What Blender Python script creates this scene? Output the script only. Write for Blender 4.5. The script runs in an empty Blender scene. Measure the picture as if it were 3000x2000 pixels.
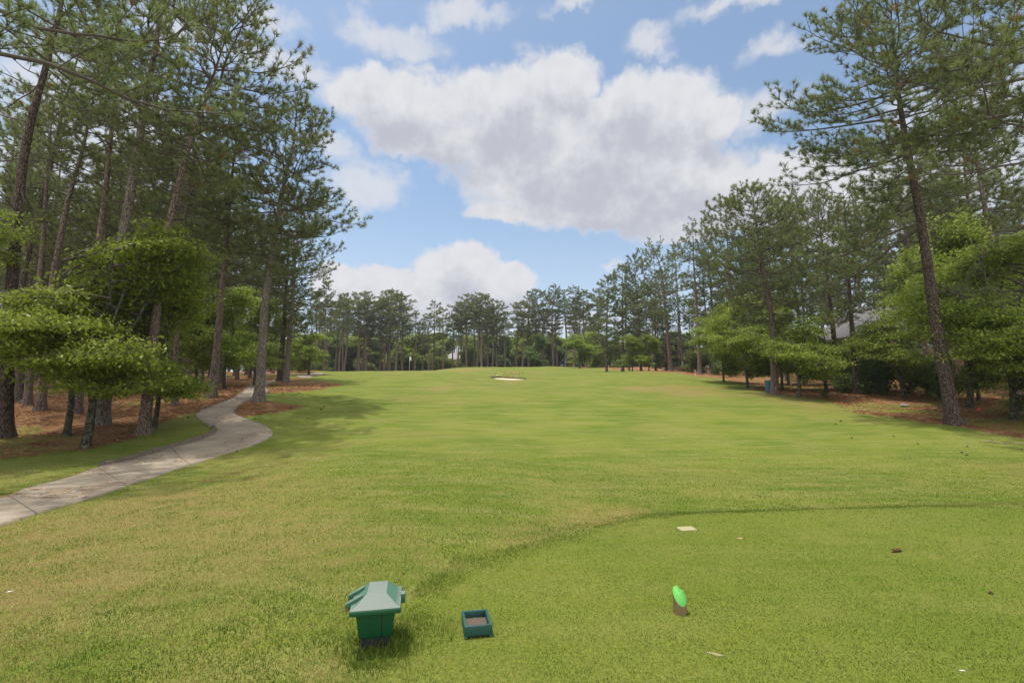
import bpy, math, random
import numpy as np
from mathutils import Vector, Matrix, Euler
R = math.radians
D = bpy.data
scn = bpy.context.scene
COL = scn.collection

# ------------------------------------------------------------------ camera
FPX, PITCH, EYE = 1400.0, R(6.5), 1.6          # focal length in pixels of the 3000 px wide photo
cd = D.cameras.new('camera'); cam = D.objects.new('camera', cd); COL.objects.link(cam)
cd.sensor_width = 36; cd.lens = FPX / 3000 * 36; cd.clip_start = 0.05; cd.clip_end = 3000
cam.location = (0, 0, EYE); cam.rotation_euler = (R(90) + PITCH, 0, 0)
scn.camera = cam
scn.view_settings.view_transform = 'Standard'; scn.view_settings.look = 'None'
scn.view_settings.exposure = 0.80; scn.view_settings.gamma = 1
scn.cycles.max_bounces = 6; scn.cycles.diffuse_bounces = 4; scn.cycles.transmission_bounces = 3
scn.cycles.use_denoising = True
SUN_EL, SUN_AZ = R(77), R(-76)                 # azimuth measured from +y towards +x (sun on the left)
CP, SP = math.cos(PITCH), math.sin(PITCH)
def ray(px, py):
    u, v = px - 1500.0, 1000.0 - py
    return np.array([u, -v * SP + FPX * CP, v * CP + FPX * SP])

# ------------------------------------------------------------------ node helpers
def mat(name):
    m = D.materials.new(name); m.use_nodes = True; m.node_tree.nodes.clear(); return m, m.node_tree
class G:
    def __init__(s, nt): s.nt = nt
    def n(s, t, **k):
        nd = s.nt.nodes.new(t)
        for a, b in k.items(): setattr(nd, a, b)
        return nd
    def set(s, sock, v):
        if isinstance(v, bpy.types.NodeSocket): s.nt.links.new(v, sock)
        elif v is not None:
            if isinstance(v, (int, float)) and sock.type in ('RGBA', 'VECTOR'):
                v = (v,) * (4 if sock.type == 'RGBA' else 3)
            if sock.type == 'RGBA' and len(v) == 3: v = tuple(v) + (1,)
            sock.default_value = v
    def m(s, op, a, b=None, c=None, clamp=False):
        nd = s.n('ShaderNodeMath', operation=op, use_clamp=clamp)
        s.set(nd.inputs[0], a); s.set(nd.inputs[1], b)
        if c is not None: s.set(nd.inputs[2], c)
        return nd.outputs[0]
    def v(s, op, a, b=None):
        nd = s.n('ShaderNodeVectorMath', operation=op)
        s.set(nd.inputs[0], a); s.set(nd.inputs[1], b)
        return nd.outputs['Value' if op in ('LENGTH', 'DOT_PRODUCT', 'DISTANCE') else 'Vector']
    def mix(s, f, a, b, t='MIX'):
        nd = s.n('ShaderNodeMix', data_type='RGBA', blend_type=t)
        s.set(nd.inputs[0], f); s.set(nd.inputs[6], a); s.set(nd.inputs[7], b); return nd.outputs[2]
    def noise(s, vec, scale, detail=4, rough=.55, out=0, dist=0):
        nd = s.n('ShaderNodeTexNoise'); s.set(nd.inputs['Vector'], vec)
        nd.inputs['Scale'].default_value = scale; nd.inputs['Detail'].default_value = detail
        nd.inputs['Roughness'].default_value = rough; nd.inputs['Distortion'].default_value = dist
        return nd.outputs[out]
    def smooth(s, x, a, b, lo=0., hi=1.):
        nd = s.n('ShaderNodeMapRange', interpolation_type='SMOOTHSTEP')
        s.set(nd.inputs[0], x); nd.inputs[1].default_value = a; nd.inputs[2].default_value = b
        nd.inputs[3].default_value = lo; nd.inputs[4].default_value = hi; return nd.outputs[0]
    def attr(s, name, out='Fac'):
        return s.n('ShaderNodeAttribute', attribute_name=name).outputs[out]
    def mapping(s, vec, scale):
        nd = s.n('ShaderNodeMapping'); s.set(nd.inputs[0], vec); nd.inputs['Scale'].default_value = scale
        return nd.outputs[0]
    def bump(s, h, strength, dist):
        nd = s.n('ShaderNodeBump'); s.set(nd.inputs['Height'], h)
        nd.inputs['Strength'].default_value = strength; nd.inputs['Distance'].default_value = dist
        return nd.outputs[0]
    def bsdf(s, col, rough=.8, nrm=None, spec=.3):
        nd = s.n('ShaderNodeBsdfPrincipled'); s.set(nd.inputs['Base Color'], col)
        s.set(nd.inputs['Roughness'], rough); nd.inputs['Specular IOR Level'].default_value = spec
        if nrm is not None: s.set(nd.inputs['Normal'], nrm)
        return nd.outputs[0]
    def out(s, sh):
        o = s.n('ShaderNodeOutputMaterial'); s.nt.links.new(sh, o.inputs['Surface'])

# ------------------------------------------------------------------ world: nishita sky with procedural clouds
def azel(px, py):
    d = ray(px, py); d = d / np.linalg.norm(d)
    return math.atan2(d[0], d[1]), math.asin(d[2])
W = D.worlds.new('World'); scn.world = W; W.use_nodes = True
wt = W.node_tree; wt.nodes.clear(); g = G(wt)
sky = g.n('ShaderNodeTexSky', sky_type='NISHITA'); sky.sun_disc = False
sky.sun_elevation = SUN_EL; sky.sun_rotation = SUN_AZ
sky.air_density = 1.0; sky.dust_density = 1.2; sky.ozone_density = 1.6
tc = g.n('ShaderNodeTexCoord').outputs['Generated']
sx = g.n('ShaderNodeSeparateXYZ'); wt.links.new(tc, sx.inputs[0])
az = g.m('ARCTAN2', sx.outputs[0], sx.outputs[1]); el = g.m('ARCSINE', sx.outputs[2])
cb = g.n('ShaderNodeCombineXYZ'); wt.links.new(az, cb.inputs[0]); wt.links.new(el, cb.inputs[1])
pos = cb.outputs[0]
w1 = g.v('SUBTRACT', g.noise(pos, 7, 3, .6, 1), (.5, .5, .5)); w2 = g.v('SUBTRACT', g.noise(pos, 26, 4, .62, 1), (.5, .5, .5))
warp = g.v('ADD', g.v('MULTIPLY', w1, (.055, .05, 0)), g.v('MULTIPLY', w2, (.04, .034, 0)))
def field(p, ells):
    f = None
    for (px, py, rx, ry, k) in ells:
        a, e = azel(px, py); a1, _ = azel(px + rx, py); _, e1 = azel(px, py - ry)
        ra, re = abs(a1 - a), abs(e1 - e)
        d = g.v('LENGTH', g.v('MULTIPLY', g.v('SUBTRACT', p, (a, e, 0)), (1 / ra, 1 / re, 0)))
        x = g.m('MULTIPLY', g.m('SUBTRACT', 1.0, d), k)
        f = x if f is None else g.m('MAXIMUM', f, x)
    return f
CUM = [(1950, 540, 330, 120, 1), (2080, 640, 330, 75, 1), (1300, 400, 260, 90, 1), (1160, 300, 250, 110, 1), (1480, 330, 330, 150, 1), (1640, 235, 140, 110, 1), (1890, 330, 260, 150, 1),
       (2080, 350, 120, 80, 1), (1700, 470, 470, 190, 1), (1750, 590, 460, 90, 1), (1520, 620, 180, 45, .9),
       (2250, 560, 320, 130, 1), (2450, 620, 320, 130, 1), (1340, 800, 150, 105, 1), (1150, 850, 170, 75, 1),
       (1010, 850, 110, 90, 1), (1490, 830, 90, 70, 1), (1280, 890, 330, 60, 1)]
WISP = [(1080, 540, 160, 120, 1), (980, 430, 90, 60, .8), (850, 180, 220, 70, 1), (1130, 110, 190, 90, 1), (1360, 40, 170, 70, 1),
        (760, 50, 200, 60, .9), (2180, -10, 260, 50, 1), (1900, 120, 110, 70, .9), (2280, 140, 160, 60, .8), (2220, 340, 200, 90, .8),
        (1680, 10, 130, 30, .8), (300, 450, 420, 420, 1.2), (2850, 450, 420, 380, 1.2), (500, 60, 260, 120, .8), (1620, 150, 120, 50, 1),
        (1790, 770, 60, 25, .6), (1250, 210, 190, 40, .8), (1500, 950, 900, 60, .9)]
pw = g.v('ADD', pos, warp)
fbm = g.m('SUBTRACT', g.noise(pos, 14, 9, .64), .5)
F = field(pw, CUM)
dens = g.m('ADD', g.m('MULTIPLY', F, 1.0), g.m('MULTIPLY', fbm, .6))
c1 = g.smooth(dens, -.04, .25)
F2 = field(g.v('ADD', pw, (0, .055, 0)), CUM)
n_low = g.m('SUBTRACT', g.noise(pos, 6, 5, .6), .5)
dark = g.smooth(g.m('ADD', F2, g.m('MULTIPLY', g.m('ADD', g.m('MULTIPLY', fbm, 1.6), n_low), 1.3)), -.1, 1.0)
wf = field(g.v('ADD', pos, g.v('MULTIPLY', warp, (1.6, 1.6, 0))), WISP)
c2 = g.smooth(g.m('ADD', wf, g.m('MULTIPLY', g.m('SUBTRACT', g.noise(g.v('MULTIPLY', pos, (.8, 1.5, 1)), 10, 8, .62), .5), 1.7)), .0, .75, 0, .78)
back = g.m('MAXIMUM', g.smooth(sx.outputs[1], .12, -.12), g.smooth(sx.outputs[2], .76, .88))   # behind and above the photographer: unseen bright broken cloud, added as fill light
c3 = g.m('MULTIPLY', back, g.smooth(g.noise(tc, 3, 6, .6), .3, .6, .25, .95))
veil = g.smooth(el, .45, .05, 0, .36)
cov = g.m('MAXIMUM', g.m('MAXIMUM', c1, c2), g.m('MAXIMUM', c3, veil))
ccol = g.mix(g.m('MULTIPLY', dark, c1), (.84, .845, .88), (.565, .585, .665))
ccol = g.mix(g.smooth(g.noise(pos, 30, 6, .6), .3, .8, 0, .25), ccol, (.52, .55, .63))
hs = g.n('ShaderNodeHueSaturation'); hs.inputs['Saturation'].default_value = .93; hs.inputs['Hue'].default_value = .492; wt.links.new(sky.outputs[0], hs.inputs['Color'])
b1 = g.n('ShaderNodeBackground'); wt.links.new(hs.outputs[0], b1.inputs[0]); b1.inputs[1].default_value = .100
ccol = g.mix(g.m('MULTIPLY', back, 1.0), ccol, (1.75, 1.7, 1.62))
b2 = g.n('ShaderNodeBackground'); wt.links.new(ccol, b2.inputs[0]); b2.inputs[1].default_value = .535
ms = g.n('ShaderNodeMixShader'); wt.links.new(cov, ms.inputs[0]); wt.links.new(b1.outputs[0], ms.inputs[1]); wt.links.new(b2.outputs[0], ms.inputs[2])
wo = g.n('ShaderNodeOutputWorld'); wt.links.new(ms.outputs[0], wo.inputs[0])
W.cycles.sampling_method = 'MANUAL'; W.cycles.sample_map_resolution = 512

sl = D.lights.new('sun', 'SUN'); so = D.objects.new('sun', sl); COL.objects.link(so)
sl.energy = 2.35; sl.angle = R(1.2); sl.color = (1, .95, .87)
sd = Vector((math.sin(SUN_AZ) * math.cos(SUN_EL), math.cos(SUN_AZ) * math.cos(SUN_EL), math.sin(SUN_EL)))
so.rotation_euler = sd.to_track_quat('Z', 'Y').to_euler()

# ------------------------------------------------------------------ terrain
PY = np.array([-60, 0, 6.9, 8.2, 12, 15, 19, 24, 30, 37, 50, 57, 75, 95, 110, 122, 140, 170, 300, 900.])
PZ = np.array([0, 0, 0, -.01, -.02, .06, .35, .95, 1.65, 2.15, 3.4, 4.0, 5.15, 6.7, 8.0, 8.85, 9.0, 9.0, 9.5, 12.])
_m = np.gradient(PZ, PY)
def prof(y):
    y = np.clip(y, PY[0], PY[-1] - 1e-6)
    i = np.clip(np.searchsorted(PY, y, 'right') - 1, 0, len(PY) - 2)
    d = PY[i + 1] - PY[i]; t = (y - PY[i]) / d
    return ((2*t**3 - 3*t**2 + 1) * PZ[i] + (t**3 - 2*t**2 + t) * d * _m[i] + (-2*t**3 + 3*t**2) * PZ[i+1] + (t**3 - t**2) * d * _m[i+1])
def sst(x, a, b):
    t = np.clip((x - a) / (b - a), 0, 1); return t * t * (3 - 2 * t)
def vnoise(x, y, s, seed=0):
    x = x / s + seed * 17.3; y = y / s + seed * 7.7
    return (np.sin(x * 1.7 + 1.3 * np.sin(y * 1.1 + seed)) * np.cos(y * 1.9 - 1.1 * np.sin(x * .9)) + .5 * np.sin(3.1 * x + 2.3 * y) * np.cos(2.7 * y - 1.9 * x)) / 1.5
TEE = None
def hbase(x, y):
    x = np.asarray(x, float); y = np.asarray(y, float)
    z = prof(y)
    z = z + .5 * np.exp(-((x + 15) / 7) ** 2 - ((y - 27) / 6) ** 2)
    z = z - .15 * sst((y - np.interp(x, [-1, -.4, 1.8, 7.4, 20], [3.4, 4.8, 6.48, 7.15, 7.6])) , 0, 1.1) * sst(x, -.6, 1.2) * (1 - sst(y, 12, 19))
    z = z - .28 * sst(-x, 3.5, 8) * (1 - sst(y, 14, 20))
    z = z - 1.5 * sst(-x, 8, 32) * sst(y, 85, 112)
    z = z + .22 * vnoise(x, y, 9, 1) * sst(y, 25, 60) * (1 - sst(y, 125, 150))
    z = z + .03 * vnoise(x, y, 2.3, 2) * sst(y, 9, 14)
    z = z + .45 * np.exp(-((x - 22) / 5) ** 2 - ((y - 66) / 9) ** 2)
    return z
LIPS = []   # bunkers: (xs, yfront, yback, depth)
def h(x, y):
    z = hbase(x, y)
    x = np.asarray(x, float); y = np.asarray(y, float)
    for xs, yf, yb, dep in LIPS:
        f = np.interp(x, xs, yf); b = np.interp(x, xs, yb)
        inside = (x > xs[0]) & (x < xs[-1]) & (y > f) & (y < b + .12)
        v = np.clip((y - f) / np.maximum(b - f, .05), 0, 1)
        drop = dep * np.minimum(v * 1.3, 1) * (1 - sst(y, b, b + .12))
        ed = np.minimum(sst(x, xs[0], xs[0] + .25), sst(-x, -xs[-1], -xs[-1] + .25))
        z = z - np.where(inside, drop * ed, 0)
    return z
def hit(px, py, f=hbase):
    d = ray(px, py); t = 1.5 / d[1]; st = .15 / d[1]; prev = t
    while t * d[1] < 400:
        if EYE + t * d[2] < float(f(t * d[0], t * d[1])):
            lo, hi = prev, t
            for _ in range(20):
                mmid = (lo + hi) / 2
                if EYE + mmid * d[2] < float(f(mmid * d[0], mmid * d[1])): hi = mmid
                else: lo = mmid
            return np.array([hi * d[0], hi * d[1], float(h(hi * d[0], hi * d[1]))])
        prev = t; t += st * max(1, t * d[1] / 30)
    Y = 120.; x = d[0] / d[1] * Y
    return np.array([x, Y, float(h(x, Y))])
def at(px, py, Y):
    d = ray(px, py); t = Y / d[1]; return np.array([t * d[0], Y, EYE + t * d[2]])
def gp(x, y, dz=0): return (float(x), float(y), float(h(x, y)) + dz)

# ------------------------------------------------------------------ mesh builder
class B:
    def __init__(s): s.v = []; s.q = []; s.t = []; s.mq = []; s.mt = []; s.a = []; s.n = 0
    def add(s, v, q=None, t=None, m=0, tint=.5):
        v = np.asarray(v, np.float32).reshape(-1, 3); s.v.append(v)
        s.a.append(np.broadcast_to(np.asarray(tint, np.float32), (len(v),)))
        if q is not None and len(q): q = np.asarray(q, np.int64).reshape(-1, 4) + s.n; s.q.append(q); s.mq.append(np.full(len(q), m))
        if t is not None and len(t): t = np.asarray(t, np.int64).reshape(-1, 3) + s.n; s.t.append(t); s.mt.append(np.full(len(t), m))
        s.n += len(v)
    def mesh(s, name, mats, smooth=False):
        me = D.meshes.new(name)
        v = np.concatenate(s.v); q = np.concatenate(s.q) if s.q else np.zeros((0, 4), int); t = np.concatenate(s.t) if s.t else np.zeros((0, 3), int)
        me.vertices.add(len(v)); me.vertices.foreach_set('co', v.ravel())
        nl = q.size + t.size; me.loops.add(nl); me.polygons.add(len(q) + len(t))
        me.loops.foreach_set('vertex_index', np.concatenate([q.ravel(), t.ravel()]).astype(np.int32))
        st = np.concatenate([np.arange(len(q)) * 4, q.size + np.arange(len(t)) * 3]).astype(np.int32)
        me.polygons.foreach_set('loop_start', st)
        mi = np.concatenate((s.mq or [np.zeros(0)]) + (s.mt or [np.zeros(0)])).astype(np.int32)
        me.polygons.foreach_set('material_index', mi)
        if smooth: me.polygons.foreach_set('use_smooth', np.ones(len(mi), bool))
        at_ = me.attributes.new('tint', 'FLOAT', 'POINT'); at_.data.foreach_set('value', np.concatenate(s.a).astype(np.float32))
        for m in (mats if isinstance(mats, (list, tuple)) else [mats]): me.materials.append(m)
        me.update(calc_edges=True); return me
    def tube(s, pts, rad, k=6, m=0, cap=False, tint=.5):
        pts = np.asarray(pts, float); n = len(pts); rad = np.broadcast_to(np.asarray(rad, float), (n,))
        tg = np.gradient(pts, axis=0); tg /= np.linalg.norm(tg, axis=1)[:, None] + 1e-9
        ref = np.array([0, 0, 1.]) if abs(tg[0][2]) < .8 else np.array([1., 0, 0])
        u = np.cross(tg, ref); u /= np.linalg.norm(u, axis=1)[:, None] + 1e-9; w = np.cross(tg, u)
        a = np.arange(k) * 2 * math.pi / k
        ring = pts[:, None] + rad[:, None, None] * (np.cos(a)[None, :, None] * u[:, None] + np.sin(a)[None, :, None] * w[:, None])
        i = np.arange(n - 1)[:, None] * k; j = np.arange(k)[None]; j2 = (j + 1) % k
        q = np.stack([i + j, i + j2, i + k + j2, i + k + j], -1).reshape(-1, 4)
        s.add(ring.reshape(-1, 3), q, m=m, tint=tint)
        if cap:
            for o, c in ((0, pts[0]), ((n - 1) * k, pts[-1])):
                vv = np.vstack([ring.reshape(n, k, 3)[0 if o == 0 else -1], c[None]])
                s.add(vv, t=[(j_, (j_ + 1) % k, k) for j_ in range(k)], m=m, tint=tint)
    def box(s, c, d, rz=0, m=0, tint=.5):
        x, y, z = np.array(d) / 2
        v = np.array([(a * x, b * y, e * z) for e in (-1, 1) for a, b in ((-1, -1), (1, -1), (1, 1), (-1, 1))])
        cz, sz = math.cos(rz), math.sin(rz); v = v @ np.array([[cz, sz, 0], [-sz, cz, 0], [0, 0, 1]]) + np.array(c)
        s.add(v, [(3, 2, 1, 0), (4, 5, 6, 7), (0, 1, 5, 4), (1, 2, 6, 5), (2, 3, 7, 6), (3, 0, 4, 7)], m=m, tint=tint)

def link(name, me, parent=None, loc=None):
    o = D.objects.new(name, me); COL.objects.link(o)
    if parent is not None: o.parent = parent
    if loc is not None: o.location = loc
    return o
def tag(o, label=None, cat=None, group=None, kind=None):
    for k, v in (('label', label), ('category', cat), ('group', group), ('kind', kind)):
        if v: o[k] = v
    return o
def empty(name, loc, label, cat, group=None, rz=0):
    o = D.objects.new(name, None); COL.objects.link(o); o.location = loc; o.rotation_euler = (0, 0, rz); o.empty_display_size = .2
    return tag(o, label, cat, group)
def bevel(o, w=.004, seg=2):
    md = o.modifiers.new('bevel', 'BEVEL'); md.width = w; md.segments = seg; md.limit_method = 'ANGLE'; return o

# ------------------------------------------------------------------ materials
def plain(name, col, rough=.6, var=.15, scale=20, bump=0, bscale=60, spec=.4, stretch=(1, 1, 1)):
    m, nt = mat(name); g = G(nt); tc = g.n('ShaderNodeTexCoord').outputs['Object']; tc = g.mapping(tc, stretch)
    c = g.mix(g.noise(tc, scale, 5, .6), tuple(x * (1 - var) for x in col), tuple(min(1, x * (1 + var)) for x in col))
    nr = g.bump(g.noise(tc, bscale, 4, .6), bump, .01) if bump else None
    g.out(g.bsdf(c, rough, nr, spec)); return m
def bark(name, c1, c2, c3, moss=0.):
    m, nt = mat(name); g = G(nt); tc = g.n('ShaderNodeTexCoord').outputs['Object']
    wv = g.v('ADD', g.mapping(tc, (1, 1, .38)), g.v('MULTIPLY', g.noise(tc, 9, 4, .7, 1), (.09, .09, .09)))
    vo = g.n('ShaderNodeTexVoronoi', feature='DISTANCE_TO_EDGE'); g.set(vo.inputs['Vector'], wv); vo.inputs['Scale'].default_value = 17
    vc = g.n('ShaderNodeTexVoronoi'); g.set(vc.inputs['Vector'], wv); vc.inputs['Scale'].default_value = 17
    plate = g.smooth(vo.outputs['Distance'], .0, .13)
    rnd = g.n('ShaderNodeSeparateColor'); g.set(rnd.inputs[0], vc.outputs['Color'])
    c = g.mix(rnd.outputs[0], c1, c2); c = g.mix(g.smooth(g.noise(tc, 35, 4, .7), .4, .7), c, c3)
    c = g.mix(plate, g.mix(.62, c1, (.01, .008, .006)), c)
    if moss: c = g.mix(g.smooth(g.noise(tc, 6, 5, .65), .52, .6, 0, moss), c, (.16, .19, .13))
    g.out(g.bsdf(c, .95, g.bump(g.m('ADD', plate, g.m('MULTIPLY', g.noise(tc, 60, 3), .4)), .9, .03), .1)); return m
BARK = bark('pine_bark', (.14, .095, .075), (.25, .18, .15), (.34, .28, .245))
BARKB = bark('dark_pine_bark', (.055, .038, .030), (.115, .080, .064), (.25, .20, .175))
BARKL = bark('lichen_pine_bark', (.16, .12, .10), (.27, .215, .19), (.38, .34, .30), .5)
BARKD = bark('dogwood_bark', (.05, .042, .034), (.10, .085, .07), (.17, .17, .13), .8)
TWIG = plain('twig_bark', (.085, .066, .054), .9, .35, 6)
def leafmat(name, ca, cb_, cc, trans=.35, rough=.55, dead=None, spec=.25):
    m, nt = mat(name); g = G(nt); t = g.attr('tint')
    nd = g.n('ShaderNodeValToRGB'); g.set(nd.inputs[0], t); r = nd.color_ramp
    r.elements[0].position = .05; r.elements[0].color = tuple(ca) + (1,)
    r.elements[1].position = .95; r.elements[1].color = tuple(cc) + (1,)
    e = r.elements.new(.5); e.color = tuple(cb_) + (1,)
    if dead:
        e = r.elements.new(.965); e.color = tuple(cc) + (1,); e = r.elements.new(.985); e.color = tuple(dead) + (1,)
    c = nd.outputs[0]; oi = g.n('ShaderNodeObjectInfo').outputs['Random']
    h_ = g.n('ShaderNodeHueSaturation'); g.set(h_.inputs['Color'], c)
    g.set(h_.inputs['Hue'], g.m('ADD', g.m('MULTIPLY', oi, .02), .49)); g.set(h_.inputs['Value'], g.m('ADD', g.m('MULTIPLY', oi, .24), .88))
    p = g.bsdf(h_.outputs[0], rough, None, spec); tr = g.n('ShaderNodeBsdfTranslucent'); g.set(tr.inputs[0], g.mix(.5, h_.outputs[0], (.24, .28, .03), 'MIX'))
    mx = g.n('ShaderNodeMixShader'); mx.inputs[0].default_value = trans; nt.links.new(p, mx.inputs[1]); nt.links.new(tr.outputs[0], mx.inputs[2])
    g.out(mx.outputs[0]); return m
NEEDLE = leafmat('pine_needles', (.070, .094, .034), (.138, .172, .074), (.255, .290, .135), .42, .5, (.22, .11, .05))
NEEDLED = leafmat('dark_fir_needles', (.018, .045, .030), (.035, .078, .048), (.07, .13, .075), .15, .5)
LEAF = leafmat('dogwood_leaves', (.120, .180, .020), (.235, .320, .042), (.380, .450, .095), .45, .5)
LEAFY = leafmat('maple_leaves', (.105, .155, .022), (.215, .285, .042), (.350, .410, .090), .45, .5)
LEAFD = leafmat('shrub_leaves', (.045, .085, .020), (.095, .165, .036), (.19, .28, .08), .3, .45)
LEAFO = leafmat('azalea_leaves', (.06, .09, .02), (.11, .15, .035), (.17, .20, .05), .3, .5)

# ------------------------------------------------------------------ vegetation generators
UP = np.array([0, 0, 1.])
def unit(v): return v / (np.linalg.norm(v, axis=-1, keepdims=True) + 1e-9)
def dirv(az, pt): return np.array([math.cos(az) * math.cos(pt), math.sin(az) * math.cos(pt), math.sin(pt)])
def needles(b, rg, P, Dn, S, T, nn, nl, nw, m=1):
    P, Dn, S, T = map(np.asarray, (P, Dn, S, T)); N = len(P)
    P = np.repeat(P, nn, 0); Dn = np.repeat(unit(Dn), nn, 0); S = np.repeat(S, nn); T = np.repeat(T, nn)
    M = N * nn; r = unit(rg.normal(size=(M, 3))); r = unit(r - (r * Dn).sum(1)[:, None] * Dn)
    ang = rg.uniform(.25, 1.25, M)[:, None]
    d = unit(Dn * np.cos(ang) + r * np.sin(ang) + UP * .05)
    base = P - Dn * (rg.uniform(0, .5, M) * nl * S)[:, None]
    tip = base + d * (nl * S * rg.uniform(.7, 1.1, M))[:, None] - UP * (nl * .12)
    side = unit(np.cross(d, rg.normal(size=(M, 3)))) * nw / 2
    v = np.stack([base - side, base + side, tip + side * .4], 1)
    tt = np.clip(T + rg.normal(0, .10, M), 0, .96); tt = np.where(T > .985, .99, tt)
    b.add(v.reshape(-1, 3), t=np.arange(M * 3).reshape(-1, 3), m=m, tint=np.repeat(tt, 3))
def pine(name, seed, H=22, cb_=.5, RR=3.2, nb=46, tr=.25, line=None, nn=32, nl=.31, nw=.021, lowp=-10, hip=40, dens=1., asym=(0, 0), dead=6,
         shape='round', bm=None, nm=None, extra=(), sub=.36, tw=1., kt=10, flat=.35):
    rg = np.random.default_rng(seed); rnd = random.Random(seed)
    ts = np.linspace(0, 1, 15)
    if line is None:
        a0, a1 = rnd.uniform(0, 6.3), rnd.uniform(0, 6.3)
        off = np.stack([.012 * H * np.sin(ts * 3.0 + a0) + .004 * H * np.sin(ts * 9 + a1), .012 * H * np.cos(ts * 2.6 + a1), ts * H], 1); off[:, :2] -= off[0, :2]
    else:
        L_ = np.asarray(line, float); off = np.stack([np.interp(ts * H, L_[:, 2], L_[:, k]) for k in range(2)] + [ts * H], 1)
        off[:, 0] += .02 * np.sin(ts * 17 + seed); off[:, 1] += .006 * H * np.sin(ts * 4 + seed); off[:, :2] -= off[0, :2]
    def c(t): return np.array([np.interp(t, ts, off[:, k]) for k in range(3)])
    tb = B(); tz = np.concatenate([[-.3 / H, 0, .12 / H, .35 / H, .8 / H, 1.6 / H], np.linspace(.12, .985, 22)])
    pts = np.array([c(max(t, 0)) + (UP * t * H if t < 0 else 0) for t in tz])
    rad = tr * (np.clip(1 - tz, .02, 1) ** .75) * (1 + .55 * np.exp(-np.maximum(tz, 0) * H / .32)) * (1 + rg.normal(0, .025, len(tz)))
    tb.tube(pts, rad, kt)
    b = B(); P, Dn, S, T = [], [], [], []
    def twig(p, d, ln):
        e = p + d * ln; b.tube([p, e], [.009 * tw, .006 * tw], 3, 0); P.append(e); Dn.append(unit(d + UP * flat)); S.append(rnd.uniform(.8, 1.15)); T.append(tint0 + rnd.gauss(0, .14) if rnd.random() > .012 else .99)
    def branch(t, az, L, p0, droop=1.):
        p = c(t); n = 7; pts = [p]; a = az; st = L / n
        for i in range(n):
            f = (i + 1) / n; a += rnd.gauss(0, .22)
            pt = p0 - droop * R(14) * math.sin(f * 2.6) + R(26) * f ** 2 + rnd.gauss(0, .12)
            p = p + dirv(a, pt) * st; pts.append(p)
        pts = np.array(pts); r0 = min(.010 * L + .010, tr * .45)
        b.tube(pts, np.linspace(r0, .012, n + 1) * tw, 4, 0)
        s = .28; side = 1
        while s < 1:
            q = np.array([np.interp(s * n, np.arange(n + 1), pts[:, k]) for k in range(3)])
            i = min(int(s * n), n - 1); bd = unit(pts[i + 1] - pts[i])
            baz = math.atan2(bd[1], bd[0]) + side * rnd.uniform(.55, 1.15); sl_ = (.2 + .42 * (1 - s)) * L * rnd.uniform(.6, 1.15); sl_ = max(.45, min(sl_, 1.9))
            pp = R(12) + math.asin(max(-1, min(1, bd[2]))) * .5 + rnd.gauss(0, .22)
            m_ = 3; sp = [q]
            for k in range(m_):
                baz += rnd.gauss(0, .18); pp += R(7); sp.append(sp[-1] + dirv(baz, pp) * sl_ / m_)
            sp = np.array(sp); b.tube(sp, np.linspace(.014, .008, 4) * tw, 3, 0)
            u = .3
            while u < 1.0:
                qq = np.array([np.interp(u * 3, np.arange(4), sp[:, k]) for k in range(3)])
                twig(qq, dirv(baz + rnd.choice((-1, 1)) * rnd.uniform(.4, 1.1), pp + rnd.gauss(.1, .35)), rnd.uniform(.1, .28)); u += .24 / sl_ * rnd.uniform(.8, 1.3) / dens
            twig(sp[-1], dirv(baz, pp), .12)
            side = -side; s += sub / L * rnd.uniform(.7, 1.2) / dens
        twig(pts[-1], unit(pts[-1] - pts[-2]), .1)
    aa, as_ = asym
    for i in range(nb):
        u = (i + rnd.random()) / nb; t = cb_ + (1 - cb_) * u * .985; az = i * 2.4 + rnd.gauss(0, .35)
        if shape == 'round': s_ = min(1, .5 + 1.4 * u) * (1 - u ** 3) ** .6
        elif shape == 'far': s_ = min(1, .6 + 1.5 * u) * (1 - u ** 4.5) ** .55
        elif shape == 'cone': s_ = (1 - u) ** .75 * (.85 + .3 * math.sin(i * 1.7))
        else: s_ = (1 - u ** 2.2) ** .7
        L = max(.6, RR * s_ * rnd.uniform(.62, 1.18) * (1 + as_ * math.cos(az - aa)))
        if rnd.random() < .12: continue
        tint0 = rnd.uniform(.34, .70)
        branch(t, az, L, R(lowp + (hip - lowp) * u ** 1.25) + rnd.gauss(0, .13))
    for (t, az, L, p0) in extra:
        tint0 = .5; branch(t, az, L, R(p0), 1.2)
    tint0 = .6
    for k in range(6): twig(c(.985), dirv(k * 1.1, R(60)), .25)
    needles(b, rg, P, Dn, S, T, nn, nl, nw)
    for i in range(dead):
        t = rnd.uniform(cb_ * .62, cb_ * 1.05); az = rnd.uniform(0, 6.28); p = c(t); L = rnd.uniform(.5, 2.2); pt = rnd.uniform(-.3, .3); pts = [p]
        for k in range(4): az += rnd.gauss(0, .25); pt += rnd.gauss(-.05, .22); pts.append(pts[-1] + dirv(az, pt) * L / 4)
        b.tube(pts, np.linspace(.035, .008, 5) * tw, 4, 0)
        if L > 1.2:
            b.tube([pts[2], pts[2] + dirv(az + .8, pt + .3) * .5], [.012, .005], 3, 0); b.tube([pts[3], pts[3] + dirv(az - .8, pt) * .4], [.01, .004], 3, 0)
    return tb.mesh(name + '_trunk', bm or BARK, True), b.mesh(name + '_crown', [TWIG, nm or NEEDLE])

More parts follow.
